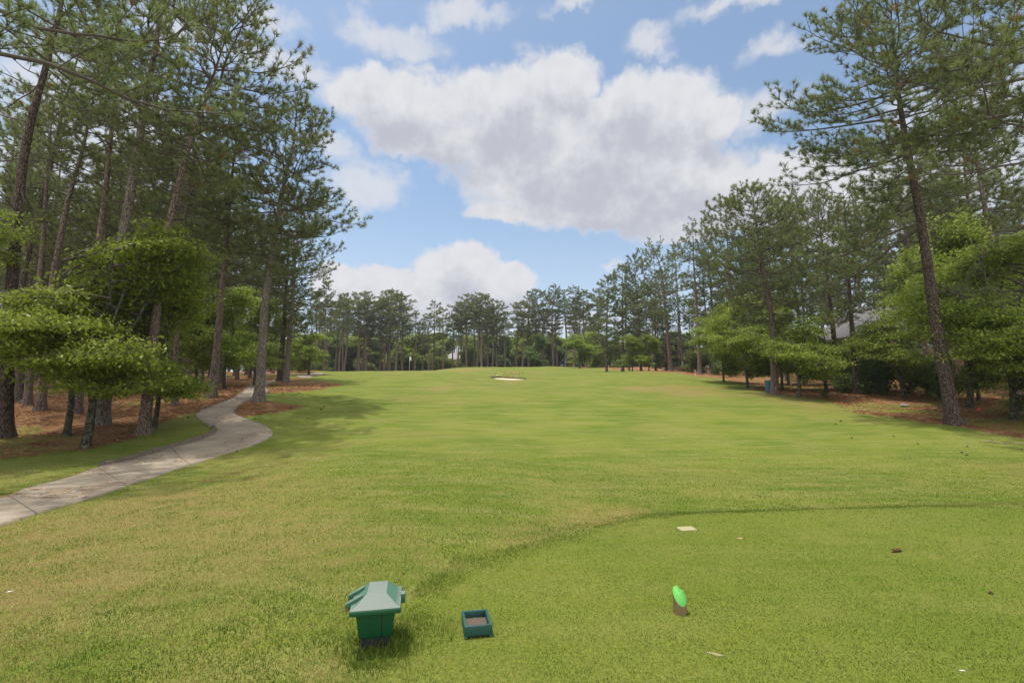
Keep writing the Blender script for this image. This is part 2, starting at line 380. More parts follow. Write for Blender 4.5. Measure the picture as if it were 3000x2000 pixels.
def leaves(b, rg, Pc, T, per, ls, sp, zs, droop=(.2, 1.0), m=1):
    Pc = np.repeat(np.asarray(Pc), per, 0); T = np.repeat(np.asarray(T), per); M = len(Pc)
    c = Pc + rg.normal(0, 1, (M, 3)) * np.array([sp, sp, zs])
    a = rg.uniform(0, 2 * math.pi, M); dr = rg.uniform(droop[0], droop[1], M)
    d = np.stack([np.cos(a) * np.cos(dr), np.sin(a) * np.cos(dr), -np.sin(dr)], 1)
    w = unit(np.cross(d, UP) + rg.normal(0, .35, (M, 3)))
    L = ls * rg.uniform(.45, 1.35, M)[:, None]
    v = np.stack([c, c + d * L * .5 + w * L * .31, c + d * L, c + d * L * .45 - w * L * .24], 1)
    tt = np.clip(T + rg.normal(0, .16, M), 0, 1)
    b.add(v.reshape(-1, 3), q=np.arange(M * 4).reshape(-1, 4), m=m, tint=np.repeat(tt, 4))
def leafy(name, seed, H=5, RR=3, base=1.2, stems=3, nprim=34, tr=.11, flat=.05, ls=.11, per=7, tier=1.0, lm=None, bm=None, rise=18, top=.5, subd=.38, wide=.25, lean=(0, 0), droopb=.0, fork=.3):
    rg = np.random.default_rng(seed); rnd = random.Random(seed); tb = B(); b = B()
    lx, ly = lean; fk = np.array([lx * .12, ly * .12, H * fork])
    bend = np.array([rnd.gauss(0, .03), rnd.gauss(0, .03), 0]) * H * .4
    if base > .05 or stems:
        z0 = np.array([0, 0, -.2]); tb.tube([z0, z0 + UP * .2, UP * .12 + fk * .02, fk * .25 + bend * .5, fk * .6 + bend, fk], np.array([1.7, 1.6, 1.25, 1.05, .95, .85]) * tr, 9)
    L = []
    for i in range(max(stems, 1)):
        a = i * 6.28 / max(stems, 1) + rnd.uniform(-.5, .5); pts = [fk]; hh = (H * rnd.uniform(.86, 1.0) - fk[2]); sprd = RR * top * rnd.uniform(.5, 1)
        if i == 0: sprd *= .25; hh = H * .97 - fk[2]
        for k in range(1, 6):
            f = k / 5; pts.append(fk + np.array([math.cos(a) * sprd * f ** .8 + lx * .7 * f, math.sin(a) * sprd * f ** .8 + ly * .7 * f, hh * f]) + rg.normal(0, .05 * RR * .5, 3) * (1, 1, 0))
        pts = np.array(pts); tb.tube(pts, np.linspace(.62, .12, 6) * tr, 6); L.append(pts)
    P, T = [], []
    for i in range(nprim):
        st = L[i % len(L)]; u = ((i * .618) % 1.0); z = base + (H - base) * u
        if z < fk[2]: p = fk * (z / fk[2]); p = np.array([p[0], p[1], z])
        else:
            kf = np.interp(z, st[:, 2], np.arange(6)); p = np.array([np.interp(kf, np.arange(6), st[:, k]) for k in range(3)])
        az = i * 2.4 + rnd.gauss(0, .4); s_ = math.sqrt(max(0, 1 - (max(0, (u - wide)) / (1 - wide)) ** 2 * .93)) * (1 if u > wide else .72 + .28 * u / max(wide, .01))
        ctr = np.array([lx * .7 * (.4 + .6 * u), ly * .7 * u, z]); tgt = ctr + np.array([math.cos(az), math.sin(az), 0]) * RR * s_ * rnd.uniform(.72, 1.08); Lb = np.linalg.norm(tgt[:2] - p[:2]); az2 = math.atan2(tgt[1] - p[1], tgt[0] - p[0])
        if Lb < .3: Lb = .3
        n = 6; pts = [p]; a = az2; rz = R(rise) + R(28) * u + rnd.gauss(0, .22)
        for k in range(n):
            f = (k + 1) / n; a += rnd.gauss(0, .12); pts.append(pts[-1] + dirv(a, rz * (1 - f) - droopb * f + rnd.gauss(0, .07)) * Lb / n)
        pts = np.array(pts); b.tube(pts, np.linspace(min(.02 * Lb + .006, tr * .4), .005, n + 1), 4, 0)
        t0 = rnd.uniform(.35, .68)
        for kk in np.arange(.14, 1.0, .22 / max(Lb, .4)): P.append(np.array([np.interp(kk * n, np.arange(n + 1), pts[:, k]) for k in range(3)])); T.append(t0)
        s = .12; side = 1
        while s < 1.01:
            ss = min(s, 1) * n; q = np.array([np.interp(ss, np.arange(n + 1), pts[:, k]) for k in range(3)])
            sl_ = max(.25, (.55 - .35 * s) * Lb * rnd.uniform(.7, 1.15)); sa = a + side * rnd.uniform(.6, 1.2); e = q + dirv(sa, R(5) - droopb * .6 + rnd.gauss(0, .08)) * sl_
            b.tube([q, (q + e) / 2 + UP * .02, e], [.009, .007, .004], 3, 0)
            k = .25
            while k <= 1.0:
                P.append(q + (e - q) * k + UP * rnd.gauss(0, flat)); T.append(t0 + rnd.gauss(0, .06)); k += .17 / sl_ * rnd.uniform(.8, 1.3)
            P.append(q); T.append(t0); side = -side; s += subd / max(Lb, .5) * rnd.uniform(.7, 1.2)
    leaves(b, rg, P, T, per, ls, .085 * tier + ls * .45, flat * .9 + .03)
    return tb.mesh(name + '_trunk', bm or BARKD, True), b.mesh(name + '_crown', [TWIG, lm or LEAF])

# ------------------------------------------------------------------ ground
_H = np.random.default_rng(5).random((256, 256))
def vn(x, y):
    xi = np.floor(x).astype(int); yi = np.floor(y).astype(int); fx = x - xi; fy = y - yi
    fx = fx * fx * (3 - 2 * fx); fy = fy * fy * (3 - 2 * fy); g_ = lambda a, b_: _H[a & 255, b_ & 255]
    return (g_(xi, yi) * (1 - fx) + g_(xi + 1, yi) * fx) * (1 - fy) + (g_(xi, yi + 1) * (1 - fx) + g_(xi + 1, yi + 1) * fx) * fy
def fbm2(x, y, s, o=4):
    x = np.asarray(x, float) / s; y = np.asarray(y, float) / s; r = 0; a = .5
    for i in range(o): r = r + a * vn(x + i * 31.7, y + i * 11.3); x = x * 2.03; y = y * 2.03; a *= .5
    return r / (1 - .5 ** o)
def sdist(x, y, poly):
    p = np.asarray(poly, float)[:, :2]; x = np.asarray(x, float); y = np.asarray(y, float)
    d = np.full(x.shape, 1e9); ins = np.zeros(x.shape, bool)
    for i in range(len(p)):
        a, b_ = p[i], p[(i + 1) % len(p)]; e = b_ - a; wx = x - a[0]; wy = y - a[1]
        t = np.clip((wx * e[0] + wy * e[1]) / (e @ e + 1e-12), 0, 1)
        d = np.minimum(d, (wx - t * e[0]) ** 2 + (wy - t * e[1]) ** 2)
        c_ = ((a[1] <= y) != (b_[1] <= y)) & (x < (b_[0] - a[0]) * (y - a[1]) / (b_[1] - a[1] + 1e-12) + a[0]); ins ^= c_
    return np.where(ins, 1, -1) * np.sqrt(d)
def W_(pts): return [tuple(hit(*p)[:2]) for p in pts]
def line_y(pts):
    q = np.array(W_(pts)); return q[:, 0], q[:, 1]
for fr, bk, dep in (([(1433, 1105), (1455, 1110.5), (1476, 1113), (1514, 1113.7), (1534, 1112.6), (1545, 1107)], [(1431, 1102), (1466, 1101), (1498, 1102.5), (1546, 1105.5)], .26),
                    ([(1440, 1096), (1460, 1099), (1500, 1100), (1528, 1099)], [(1440, 1093.5), (1470, 1094), (1528, 1097)], .20),
                    ([(1478, 1090), (1500, 1095.5), (1560, 1095.5), (1582, 1093)], [(1478, 1088), (1500, 1090), (1582, 1092)], .34)):
    fx, fy = line_y(fr); bx, by = line_y(bk); xs = np.linspace(max(fx[0], bx[0]), min(fx[-1], bx[-1]), 24)
    LIPS.append((xs, np.interp(xs, fx, fy), np.maximum(np.interp(xs, bx, by), np.interp(xs, fx, fy) + .3), dep))
LEFTN = W_([(-500, 1375), (0, 1345), (130, 1330), (250, 1318), (330, 1300), (400, 1288), (440, 1262), (450, 1240), (520, 1215), (580, 1206), (596, 1197), (645, 1181), (719, 1141), (720, 1128), (762, 1121), (815, 1112), (850, 1103)]) + \
        [(-29, 62), (-33, 80), (-38, 95), (-36, 110), (-30, 124), (-12, 131), (18, 133), (22, 300), (-300, 300), (-300, 8)]
ISLB = W_([(690, 1215), (697, 1195), (712, 1183), (741, 1170), (800, 1178), (850, 1184), (890, 1190), (868, 1200), (840, 1208), (800, 1212), (740, 1219)])
ISLC = W_([(784, 1150), (789, 1141), (784, 1132), (790, 1122), (860, 1106), (900, 1108), (940, 1115), (1000, 1127), (950, 1136), (910, 1146), (860, 1150)])
RIGHTN = [(14, 300), (14, 131), (20, 92), (18.5, 84)] + W_([(1840, 1083), (1900, 1089), (1960, 1093), (2040, 1101), (2120, 1112), (2200, 1130), (2245, 1150), (2300, 1159), (2400, 1170), (2440, 1185), (2500, 1208), (2640, 1228), (2700, 1240), (2800, 1250), (2900, 1264), (3000, 1285), (3300, 1330)]) + [(300, 0), (300, 300)]
TEEP = W_([(1120, 2000), (1190, 1850), (1270, 1740), (1380, 1650), (1500, 1625), (1600, 1600), (1700, 1560), (1900, 1520), (2100, 1500), (2300, 1492), (3000, 1487)]) + [(12, 7.6), (12, -4), (-1.2, -4)]
DRYP = W_([(1500, 1530), (1700, 1480), (1900, 1490), (1750, 1540), (1650, 1590), (1480, 1600)])
VERGE = W_([(430, 1262), (440, 1235), (540, 1210), (585, 1225), (625, 1262), (560, 1290), (440, 1300)])
def masks(x, y):
    n1 = fbm2(x, y, 2.2, 5) - .5; sc = np.clip(y / 25, .25, 2.5)
    nd = np.maximum.reduce([sdist(x, y, p) for p in (LEFTN, ISLB, ISLC, RIGHTN)])
    nd = sst(nd + n1 * 1.6 * sc, -.25 * sc, .35 * sc)
    vg = sdist(x, y, VERGE); nd = nd * (1 - .45 * sst(vg, -.2, .8) * sst(fbm2(x, y, .9), .35, .6))
    # thin turf creeping over the straw
    nd = nd * (1 - .55 * sst(fbm2(x + 50, y, 3.5, 4), .56, .68))
    te = sst(sdist(x, y, TEEP) + (fbm2(x, y, .5) - .5) * .25, -.1, .12)
    dry = .22 + .27 * sst(-x, -.3, 2.5) * (1 - sst(y, 5, 12)) + .9 * (fbm2(x, y, 3.0, 5) - .5) + .5 * (fbm2(x + 9, y, 11, 3) - .5)
    dry = dry + .45 * sst(sdist(x, y, DRYP), -.6, .4); dry = dry * (1 - .65 * te) - .05 * te
    dry = dry + .5 * sst(fbm2(x + 77, y * .6, 5.5, 4), .6, .72) * sst(y, 16, 40)
    return np.clip(nd, 0, 1), te, np.clip(dry, 0, 1)
ys = np.concatenate([[-60, -30, -15, -8, -4, -2, 0, 1], np.arange(2, 12, .09), np.arange(12, 44, .2), np.arange(44, 62, .12), np.arange(62, 135, .6), np.geomspace(135, 900, 40)])
sv = np.linspace(-1, 1, 401); sv = sv * (.42 + .58 * sv ** 2)
X = sv[None] * (14 + 1.55 * np.maximum(ys, 0))[:, None]; Y = np.repeat(ys[:, None], 401, 1)
Z = h(X, Y); nd, te, dry = masks(X, Y)
soil = np.zeros_like(X)
for xs, yf, yb, dep in LIPS:
    bb = np.interp(X, xs, yb); soil = np.maximum(soil, ((X > xs[0]) & (X < xs[-1]) & (Y > bb - .15) & (Y < bb + .16)) * 1.)
b = B(); nx = 401; i = np.arange(len(ys) - 1)[:, None] * nx + np.arange(nx - 1)[None]
b.add(np.stack([X, Y, Z], -1), np.stack([i, i + 1, i + nx + 1, i + nx], -1).reshape(-1, 4))
m, nt = mat('turf_and_pine_straw'); g = G(nt); P3 = g.n('ShaderNodeNewGeometry').outputs['Position']
fine = g.noise(P3, 55, 4, .7); med = g.noise(P3, 6, 5, .65); big = g.noise(P3, .35, 4, .6); strk = g.noise(g.mapping(P3, (.35, 1.6, 1)), 1.4, 5, .65)
dn = g.m('ADD', g.attr('dry'), g.m('MULTIPLY', g.m('SUBTRACT', med, .5), .7), clamp=True)
grn = g.mix(g.smooth(big, .40, .60), (.106, .152, .018), (.150, .182, .026)); grn = g.mix(g.smooth(strk, .38, .66, 0, .7), grn, (.210, .210, .060))
tan_ = g.mix(g.smooth(fine, .3, .7), (.27, .20, .075), (.19, .16, .05))
gc = g.mix(g.smooth(dn, .22, .9, 0, .85), grn, tan_); gc = g.mix(g.m('MULTIPLY', g.attr('tee'), .6), gc, g.mix(med, (.095, .140, .016), (.165, .175, .030)))
gc = g.mix(1., gc, g.smooth(fine, .2, .8, .6, 1.35), 'MULTIPLY')
sf = g.noise(g.mapping(P3, (1, 1, 1)), 30, 6, .75, dist=1.5); sm_ = g.noise(P3, 1.3, 5, .7)
sf = g.m('ADD', g.m('MULTIPLY', sf, .6), g.m('MULTIPLY', g.noise(P3, 8, 6, .8), .4)); stc = g.mix(g.smooth(sf, .38, .62), (.095, .045, .018), (.32, .165, .07)); stc = g.mix(g.smooth(sm_, .42, .72, 0, .75), stc, (.34, .19, .10)); stc = g.mix(g.smooth(g.noise(P3, 3.2, 5, .7), .60, .72, 0, .6), stc, (.13, .07, .04))
nn_ = g.smooth(g.m('ADD', g.attr('needle'), g.m('MULTIPLY', g.m('SUBTRACT', g.noise(P3, 2.6, 6, .7), .5), .9)), .32, .68)
c = g.mix(nn_, gc, stc); c = g.mix(g.attr('soil'), c, g.mix(fine, (.035, .028, .012), (.075, .075, .025)))
g.out(g.bsdf(c, .95, g.bump(g.m('ADD', fine, g.m('MULTIPLY', med, .6)), .55, .03), .1))
gm = b.mesh('ground', m, True)
for nme, arr in (('needle', nd), ('tee', te), ('dry', dry), ('soil', soil)):
    a_ = gm.attributes.new(nme, 'FLOAT', 'POINT'); a_.data.foreach_set('value', arr.ravel().astype(np.float32))
tag(link('ground', gm), kind='structure')

# sand in the bunkers
SAND = plain('bunker_sand', (.60, .50, .36), .95, .12, 3, .4, 40, .1)
for bi, (xs, yf, yb, dep) in enumerate(LIPS[:2]):
    b = B(); xx = np.linspace(xs[0] + .12, xs[-1] - .12, 40); vv = np.linspace(.03, .97, 10)
    f = np.interp(xx, xs, yf) + .12 * np.sin(xx * 5) * .4; bk = np.interp(xx, xs, yb) - .02
    if bi: f = f + (bk - f) * .25; bk = bk
    XX = np.repeat(xx[:, None], 10, 1); YY = f[:, None] + (bk - f)[:, None] * vv[None]
    i = np.arange(39)[:, None] * 10 + np.arange(9)[None]
    b.add(np.stack([XX, YY, h(XX, YY) + .025], -1), np.stack([i, i + 10, i + 11, i + 1], -1).reshape(-1, 4))
    tag(link('sand_bunker', b.mesh('sand_bunker', SAND, True)), kind='structure')

# cart path
m, nt = mat('path_concrete'); g = G(nt); P3 = g.n('ShaderNodeNewGeometry').outputs['Position']; ln = g.attr('tint')
c = g.mix(g.smooth(g.noise(P3, 1.2, 6, .65), .35, .65), (.25, .205, .15), (.34, .285, .215)); c = g.mix(g.smooth(g.noise(P3, 9, 5, .7), .5, .7, 0, .5), c, (.20, .16, .115))
c = g.mix(1., c, g.smooth(g.noise(P3, 90, 3, .7), .1, .9, .82, 1.15), 'MULTIPLY')
fr = g.m('FRACT', g.m('DIVIDE', ln, 3.1)); c = g.mix(g.smooth(fr, .0, .02, .85, 0), c, (.05, .045, .035))
crk = g.n('ShaderNodeTexVoronoi', feature='DISTANCE_TO_EDGE'); g.set(crk.inputs['Vector'], g.v('ADD', P3, g.v('MULTIPLY', g.noise(P3, 1.5, 4, .6, 1), (.8, .8, .8)))); crk.inputs['Scale'].default_value = .22
c = g.mix(g.smooth(crk.outputs['Distance'], .0015, .006, .35, 0), c, (.06, .05, .04))
g.out(g.bsdf(c, .9, g.bump(g.noise(P3, 70, 4), .25, .01), .2)); CONC = m
def strip(name, LR, mt_, dz=.03, lift=0):
    A = np.array([l for l, r in LR], float); C_ = np.array([r for l, r in LR], float)
    k = np.arange(len(A)); kk = np.linspace(0, len(A) - 1, (len(A) - 1) * 7 + 1)
    def cr(P_):   # catmull-rom
        out = []
        for q in kk:
            i = min(int(q), len(P_) - 2); t = q - i; p0, p1, p2, p3 = P_[max(i - 1, 0)], P_[i], P_[i + 1], P_[min(i + 2, len(P_) - 1)]
            out.append(.5 * (2 * p1 + (p2 - p0) * t + (2 * p0 - 5 * p1 + 4 * p2 - p3) * t * t + (3 * p1 - p0 - 3 * p2 + p3) * t ** 3))
        return np.array(out)
    A, C_ = cr(A), cr(C_); mid = (A + C_) / 2; L = np.concatenate([[0], np.cumsum(np.linalg.norm(np.diff(mid, axis=0), axis=1))])
    u = np.linspace(0, 1, 11); XY = A[:, None] * (1 - u)[None, :, None] + C_[:, None] * u[None, :, None]
    z = h(XY[..., 0], XY[..., 1]) + dz; V = np.concatenate([XY, z[..., None]], -1)
    lo0 = V[:, :1].copy(); lo0[..., 2] -= .12; lo1 = V[:, -1:].copy(); lo1[..., 2] -= .12; V = np.concatenate([lo0, V, lo1], 1); nu = 13
    b = B(); i = np.arange(len(V) - 1)[:, None] * nu + np.arange(nu - 1)[None]
    b.add(V, np.stack([i, i + 1, i + nu + 1, i + nu], -1).reshape(-1, 4), tint=np.repeat(L, nu))
    return tag(link(name, b.mesh(name, mt_)), kind='structure')
LRpx = [((0, 1460), (78, 1516)), ((85, 1431), (190, 1482)), ((190, 1404), (289, 1453)), ((289, 1370), (374, 1424)), ((384, 1346), (459, 1396)), ((486, 1316), (544, 1367)),
        ((578, 1290), (640, 1337)), ((617, 1274), (748, 1302)), ((628, 1261), (799, 1272)), ((605, 1244), (770, 1246)), ((578, 1224), (705, 1221)), ((576, 1211), (689, 1209)),
        ((598, 1197), (697, 1194)), ((645, 1181), (712, 1183)), ((670, 1170), (741, 1168)), ((692, 1159), (773, 1159)), ((714, 1141), (788, 1143)), ((720, 1130), (786, 1131)), ((737, 1124), (790, 1123)), ((765, 1120), (808, 1117)), ((815, 1112), (832, 1112))]
LR = [(hit(*a)[:2], hit(*c_)[:2]) for a, c_ in LRpx]
_d = (LR[0][0] - LR[2][0] + LR[0][1] - LR[2][1]); _d = _d / np.linalg.norm(_d); ex = [(LR[0][0] + _d * 9, LR[0][1] + _d * 9.2), (LR[0][0] + _d * 3, LR[0][1] + _d * 3.2)]
PATHLR = [(np.array(a), np.array(c_)) for a, c_ in ex] + LR
strip('cart_path', PATHLR, CONC)
PATHPOLY = [tuple(a) for a, _ in PATHLR] + [tuple(c_) for _, c_ in PATHLR[::-1]]
PAD = [(hit(*a)[:2], hit(*c_)[:2]) for a, c_ in [((852, 1100), (885, 1104)), ((885, 1096), (892, 1107)), ((900, 1094), (916, 1102)), ((920, 1093), (939, 1100)), ((940, 1092), (948, 1095))]]
strip('cart_path', PAD, CONC, .04)

# timber edging along the path
tm = plain('weathered_timber', (.15, .115, .095), .95, .4, 8, .8, 30, .1, (1, 1, 1))
el_ = np.array([hit(*p)[:2] for p in [(296, 1367), (384, 1346), (440, 1331), (486, 1316), (530, 1304), (578, 1289), (605, 1280), (620, 1272), (631, 1262), (626, 1254)]])
Lc = np.concatenate([[0], np.cumsum(np.linalg.norm(np.diff(el_, axis=0), axis=1))]); cuts = [0, .36, .72, .9, 1]
for si in range(4):
    tt = np.linspace(cuts[si] + .004, cuts[si + 1] - .004, 10) * Lc[-1]
    pts = np.stack([np.interp(tt, Lc, el_[:, 0]) - .06, np.interp(tt, Lc, el_[:, 1]) + .05], 1); z = h(pts[:, 0], pts[:, 1]) + .035
    rr = np.random.default_rng(si); b = B(); P_ = np.column_stack([pts, z + rr.normal(0, .006, 10)])
    b.tube(P_, .085 * (1 + rr.normal(0, .06, 10)), 7, 0, True); b.tube(P_ + np.array([.05, -.05, -.05]), .07 * (1 + rr.normal(0, .05, 10)), 6, 0, True)
    tag(link('timber_edging', b.mesh('timber_edging', tm, True)), ['rough grey timber edging length at the near end of the curb beside the cart path', 'long middle length of timber edging along the cart path', 'short timber edging length before the path bend', 'curved end piece of timber edging at the inside of the path bend'][si], 'edging', 'timber edging along the path')

# ------------------------------------------------------------------ near turf blades
rg = np.random.default_rng(11)
def blades(name, N, yr, ln, wd, sp=1.7, keep=None, tintf=None, lean=.9):
    u = rg.random(N); y = (yr[0] ** .3 + u * (yr[1] ** .3 - yr[0] ** .3)) ** (1 / .3); x = (rg.random(N) * 2 - 1) * (1.25 * y + .4)
    nd, te, dr = masks(x, y); k = (rg.random(N) > nd) & (sdist(x, y, PATHPOLY) < 0)
    if keep is not None: k &= keep(x, y, te)
    x, y, te, dr = x[k], y[k], te[k], dr[k]; M = len(x); z = h(x, y)
    L = ln * rg.uniform(.4, 1.25, M) * (1 - .45 * te); a = rg.uniform(0, 6.283, M); tl = np.abs(rg.normal(0, lean, M)).clip(0, 1.35)
    d = np.stack([np.cos(a) * np.sin(tl), np.sin(a) * np.sin(tl), np.cos(tl)], 1); p = np.stack([x, y, z - .003], 1)
    k2 = 1 - sst(y, 9, yr[1]) * .75; L = L * k2; s_ = unit(np.cross(d, unit(rg.normal(size=(M, 3))))) * (wd / 2) * (.7 + y[:, None] / 9)
    v = np.stack([p - s_, p + s_, p + d * L[:, None]], 1)
    tt = tintf(x, y, te, dr, M) if tintf else np.clip(dr * .8 + 1.5 * (fbm2(x, y, .22, 3) - .5) + .7 * (fbm2(x + 5, y, 1.1, 3) - .5) + rg.normal(.17, .27, M), 0, 1)
    b = B(); b.add(v.reshape(-1, 3), t=np.arange(M * 3).reshape(-1, 3), tint=np.repeat(tt, 3))
    return b
m, nt = mat('turf_blades'); g = G(nt); nd_ = g.n('ShaderNodeValToRGB'); g.set(nd_.inputs[0], g.attr('tint')); r = nd_.color_ramp
r.elements[0].position = 0; r.elements[0].color = (.075, .135, .012, 1); r.elements[1].position = 1; r.elements[1].color = (.46, .33, .15, 1)
for p_, c_ in ((.3, (.145, .212, .022, 1)), (.55, (.225, .262, .042, 1)), (.78, (.37, .32, .11, 1))): e = r.elements.new(p_); e.color = c_
pb = g.bsdf(nd_.outputs[0], .6, None, .3); tr = g.n('ShaderNodeBsdfTranslucent'); g.set(tr.inputs[0], nd_.outputs[0]); mx = g.n('ShaderNodeMixShader'); mx.inputs[0].default_value = .3
nt.links.new(pb, mx.inputs[1]); nt.links.new(tr.outputs[0], mx.inputs[2]); g.out(mx.outputs[0]); BLADE = m
b = blades('grass', 680000, (2.3, 20), .030, .0052)
def fringe(x, y, te): return (np.abs(sdist(x, y, TEEP) + .02) < .04 + .42 * fbm2(x, y, .9) ** 1.5) & (fbm2(x, y, .35) > .45)
b2 = blades('grass', 330000, (3.0, 9), .042, .0045, keep=fringe, tintf=lambda x, y, te, dr, M: np.clip(rg.normal(.34, .16, M), 0, 1), lean=.9)
b.v += b2.v; b.a += b2.a; b.t += [t_ + b.n for t_ in b2.t]; b.mt += b2.mt; b.n += b2.n
def clump(b, cx, cy, rad, N, ln, wd=.004, tmean=.22, ring=0):
    a = rg.uniform(0, 6.283, N); q = rad * np.sqrt(rg.uniform(ring, 1, N)); x = cx + q * np.cos(a); y = cy + q * np.sin(a); z = h(x, y)
    L = ln * rg.uniform(.35, 1.2, N) * (1.2 - .5 * q / rad); a2 = rg.uniform(0, 6.283, N); tl = np.abs(rg.normal(0, .45, N))
    d = np.stack([np.cos(a2) * np.sin(tl), np.sin(a2) * np.sin(tl), np.cos(tl)], 1); p = np.stack([x, y, z - .003], 1); s_ = unit(np.cross(d, rg.normal(size=(N, 3)))) * wd / 2
    mid = p + d * L[:, None] * .6; tip = p + d * L[:, None] + np.stack([np.cos(a2), np.sin(a2), -np.ones(N) * .2], 1) * L[:, None] * .25
    v = np.stack([p - s_, p + s_, mid + s_ * .7, mid - s_ * .7, tip], 1); k = np.arange(N)[:, None] * 5
    b.add(v.reshape(-1, 3), q=k + np.array([0, 1, 2, 3]), t=k + np.array([3, 2, 4]), tint=np.repeat(np.clip(rg.normal(tmean, .13, N), 0, 1), 5))
BX = (-.885, 3.31)
clump(b, BX[0] + .02, BX[1] - .05, .26, 800, .085, .0045); clump(b, BX[0] + .28, BX[1] + .15, .24, 450, .06); clump(b, BX[0] + .1, BX[1] - .2, .35, 500, .05)
for (px, py, n_, l_) in ((1445, 1650, 150, .05), (1700, 1575, 200, .05), (1290, 1700, 150, .05), (2160, 1500, 200, .06)):
    q = hit(px, py); clump(b, q[0], q[1], .22, n_, l_)
tag(link('grass', b.mesh('grass', BLADE)), 'short mown grass of the tee and the rough around it', 'grass', kind='stuff')

# loose pine straw lying on the beds and creeping over the path edge
m, nt = mat('loose_pine_straw'); g = G(nt); nd_ = g.n('ShaderNodeValToRGB'); g.set(nd_.inputs[0], g.attr('tint')); r = nd_.color_ramp
r.elements[0].color = (.07, .03, .014, 1); r.elements[1].color = (.52, .33, .17, 1); e = r.elements.new(.5); e.color = (.27, .13, .055, 1); g.out(g.bsdf(nd_.outputs[0], .8))
STRAWM = m; rg = np.random.default_rng(21); N = 900000; y = 9 + 34 * rg.random(N) ** 1.3; x = (rg.random(N) * 2 - 1) * (1.2 * y); nd, te, dr = masks(x, y)
pd = sdist(x, y, PATHPOLY); k = (rg.random(N) < nd * .8 * sst(fbm2(x, y, .8, 4), .25, .6)) & (pd < 0) | (np.abs(pd + .05) < .16) & (nd > .0) & (rg.random(N) < .5) & (x < -8) | (pd > 0) & (pd < .9) & (rg.random(N) < .05 * sst(fbm2(x, y, 1.2, 4), .5, .7))
x, y, pd = x[k], y[k], pd[k]; M = len(x); a = rg.uniform(0, 6.283, M); t_ = rg.normal(0, .12, M); L = rg.uniform(.10, .24, M)[:, None]; d = np.stack([np.cos(a) * np.cos(t_), np.sin(a) * np.cos(t_), np.sin(t_)], 1)
p = np.stack([x, y, h(x, y) + np.where(pd > -.2, .036, .010) + rg.uniform(0, .02, M)], 1); s_ = np.stack([-np.sin(a), np.cos(a), rg.normal(0, .5, M)], 1) * .006 * (.6 + y[:, None] / 30)
b = B(); b.add(np.stack([p - s_, p + s_, p + d * L], 1).reshape(-1, 3), t=np.arange(M * 3).reshape(-1, 3), tint=np.repeat(np.clip(rg.normal(.5, .25, M), 0, 1), 3))
tag(link('pine_straw', b.mesh('pine_straw', STRAWM)), 'loose brown pine straw under the trees and along the path edge', 'pine straw', kind='stuff')

# ------------------------------------------------------------------ trees
def put(pair, name, loc, label, cat, group=None, sc=(1, 1, 1), rz=0.):
    r = empty(name, loc, label, cat, group, rz); r.scale = sc
    link('trunk', pair[0], r); link('crown', pair[1], r); return r
def hero(key, base, ups, w, top, label, Y=None, **k):
    p0 = hit(*base) if Y is None else None
    if p0 is None: q = at(base[0], base[1], Y); p0 = np.array([q[0], Y, float(h(q[0], Y))])
    Y = p0[1]; L = [p0] + [at(u[0], u[1], Y) for u in ups] + [at(top[0], top[1], Y)]; L = np.array(L) - p0; L[:, 1] = L[:, 2] * k.pop('fw', 0)
    HH = L[-1][2]; tr = .5 * w / 1400 * Y
    rt = k.pop('rot', 0); k.setdefault('shape', 'far'); k.setdefault('nn', 28); k.setdefault('nl', .28); k.setdefault('dens', 1.15)
    pr = pine(key, hash_(key), H=HH, tr=tr, line=L, **k)
    return put(pr, 'pine_tree', tuple(p0), label, 'pine tree', 'tall pines')
def hash_(s): return sum((i + 1) * ord(c) for i, c in enumerate(s)) % 9973
PI = math.pi
hero('e', (295, 1244), [(354, 705), (402, 440), (452, 191), (482, 0)], 36, (520, -230), 'tallest thick grey-barked pine rising out of the top of the picture left of the path', cb_=.58, RR=4.4, nb=42, asym=(-.3, .15), bm=BARKL, dead=9, kt=14)
hero('f', (421, 1270), [(483, 734), (532, 555), (566, 421), (610, 310)], 30, (690, 70), 'thick pine with flared dark base on the grass verge by the timber edging, leaning right', cb_=.58, RR=3.5, nb=46, asym=(0, .12), kt=14, dead=8)
hero('j', (620, 1164), [(645, 874), (665, 625), (684, 415)], 23, (700, 330), 'straight pine standing in straw just left of the cart path', cb_=.50, RR=3.3, nb=38, kt=12)
hero('k', (758, 1175), [(775, 874), (810, 663), (833, 530), (863, 415)], 27, (874, 305), 'tall leaning pine between the cart path and the fairway, its whole crown against the sky', cb_=.42, RR=3.7, nb=74, shape='round', dens=1.3, bm=BARKL, kt=12, asym=(0, .15), dead=8)
hero('l', (838, 1120), [(860, 874), (869, 740), (885, 640)], 16, (905, 590), 'pale lichen-barked pine at the far side of the straw island by the path', cb_=.26, RR=4.8, nb=70, bm=BARKL, kt=10, lowp=-14)
hero('m', (820, 1115), [(840, 880)], 17, (850, 660), 'dark-barked pine close beside the pale lichen-barked one by the path', cb_=.4, RR=3.8, nb=40, kt=10, bm=BARKB)
hero('a', (15, 1280), [(43, 839), (89, 424), (178, 67)], 36, (235, -260), 'thick dark pine at the left edge of the picture', cb_=.62, RR=3.4, nb=26, kt=14, dead=9, bm=BARKB)
hero('b', (60, 1174), [(67, 815), (138, 517), (172, 344)], 20, (250, 40), 'pine just behind the thick one at the left edge', cb_=.62, RR=3.6, nb=30, kt=10, bm=BARKB)
hero('c', (118, 1203), [(148, 825), (188, 574), (230, 440)], 23, (285, 160), 'forking-topped pine behind the left part of the big dogwood', cb_=.62, RR=3.2, nb=28, kt=10, dead=10)
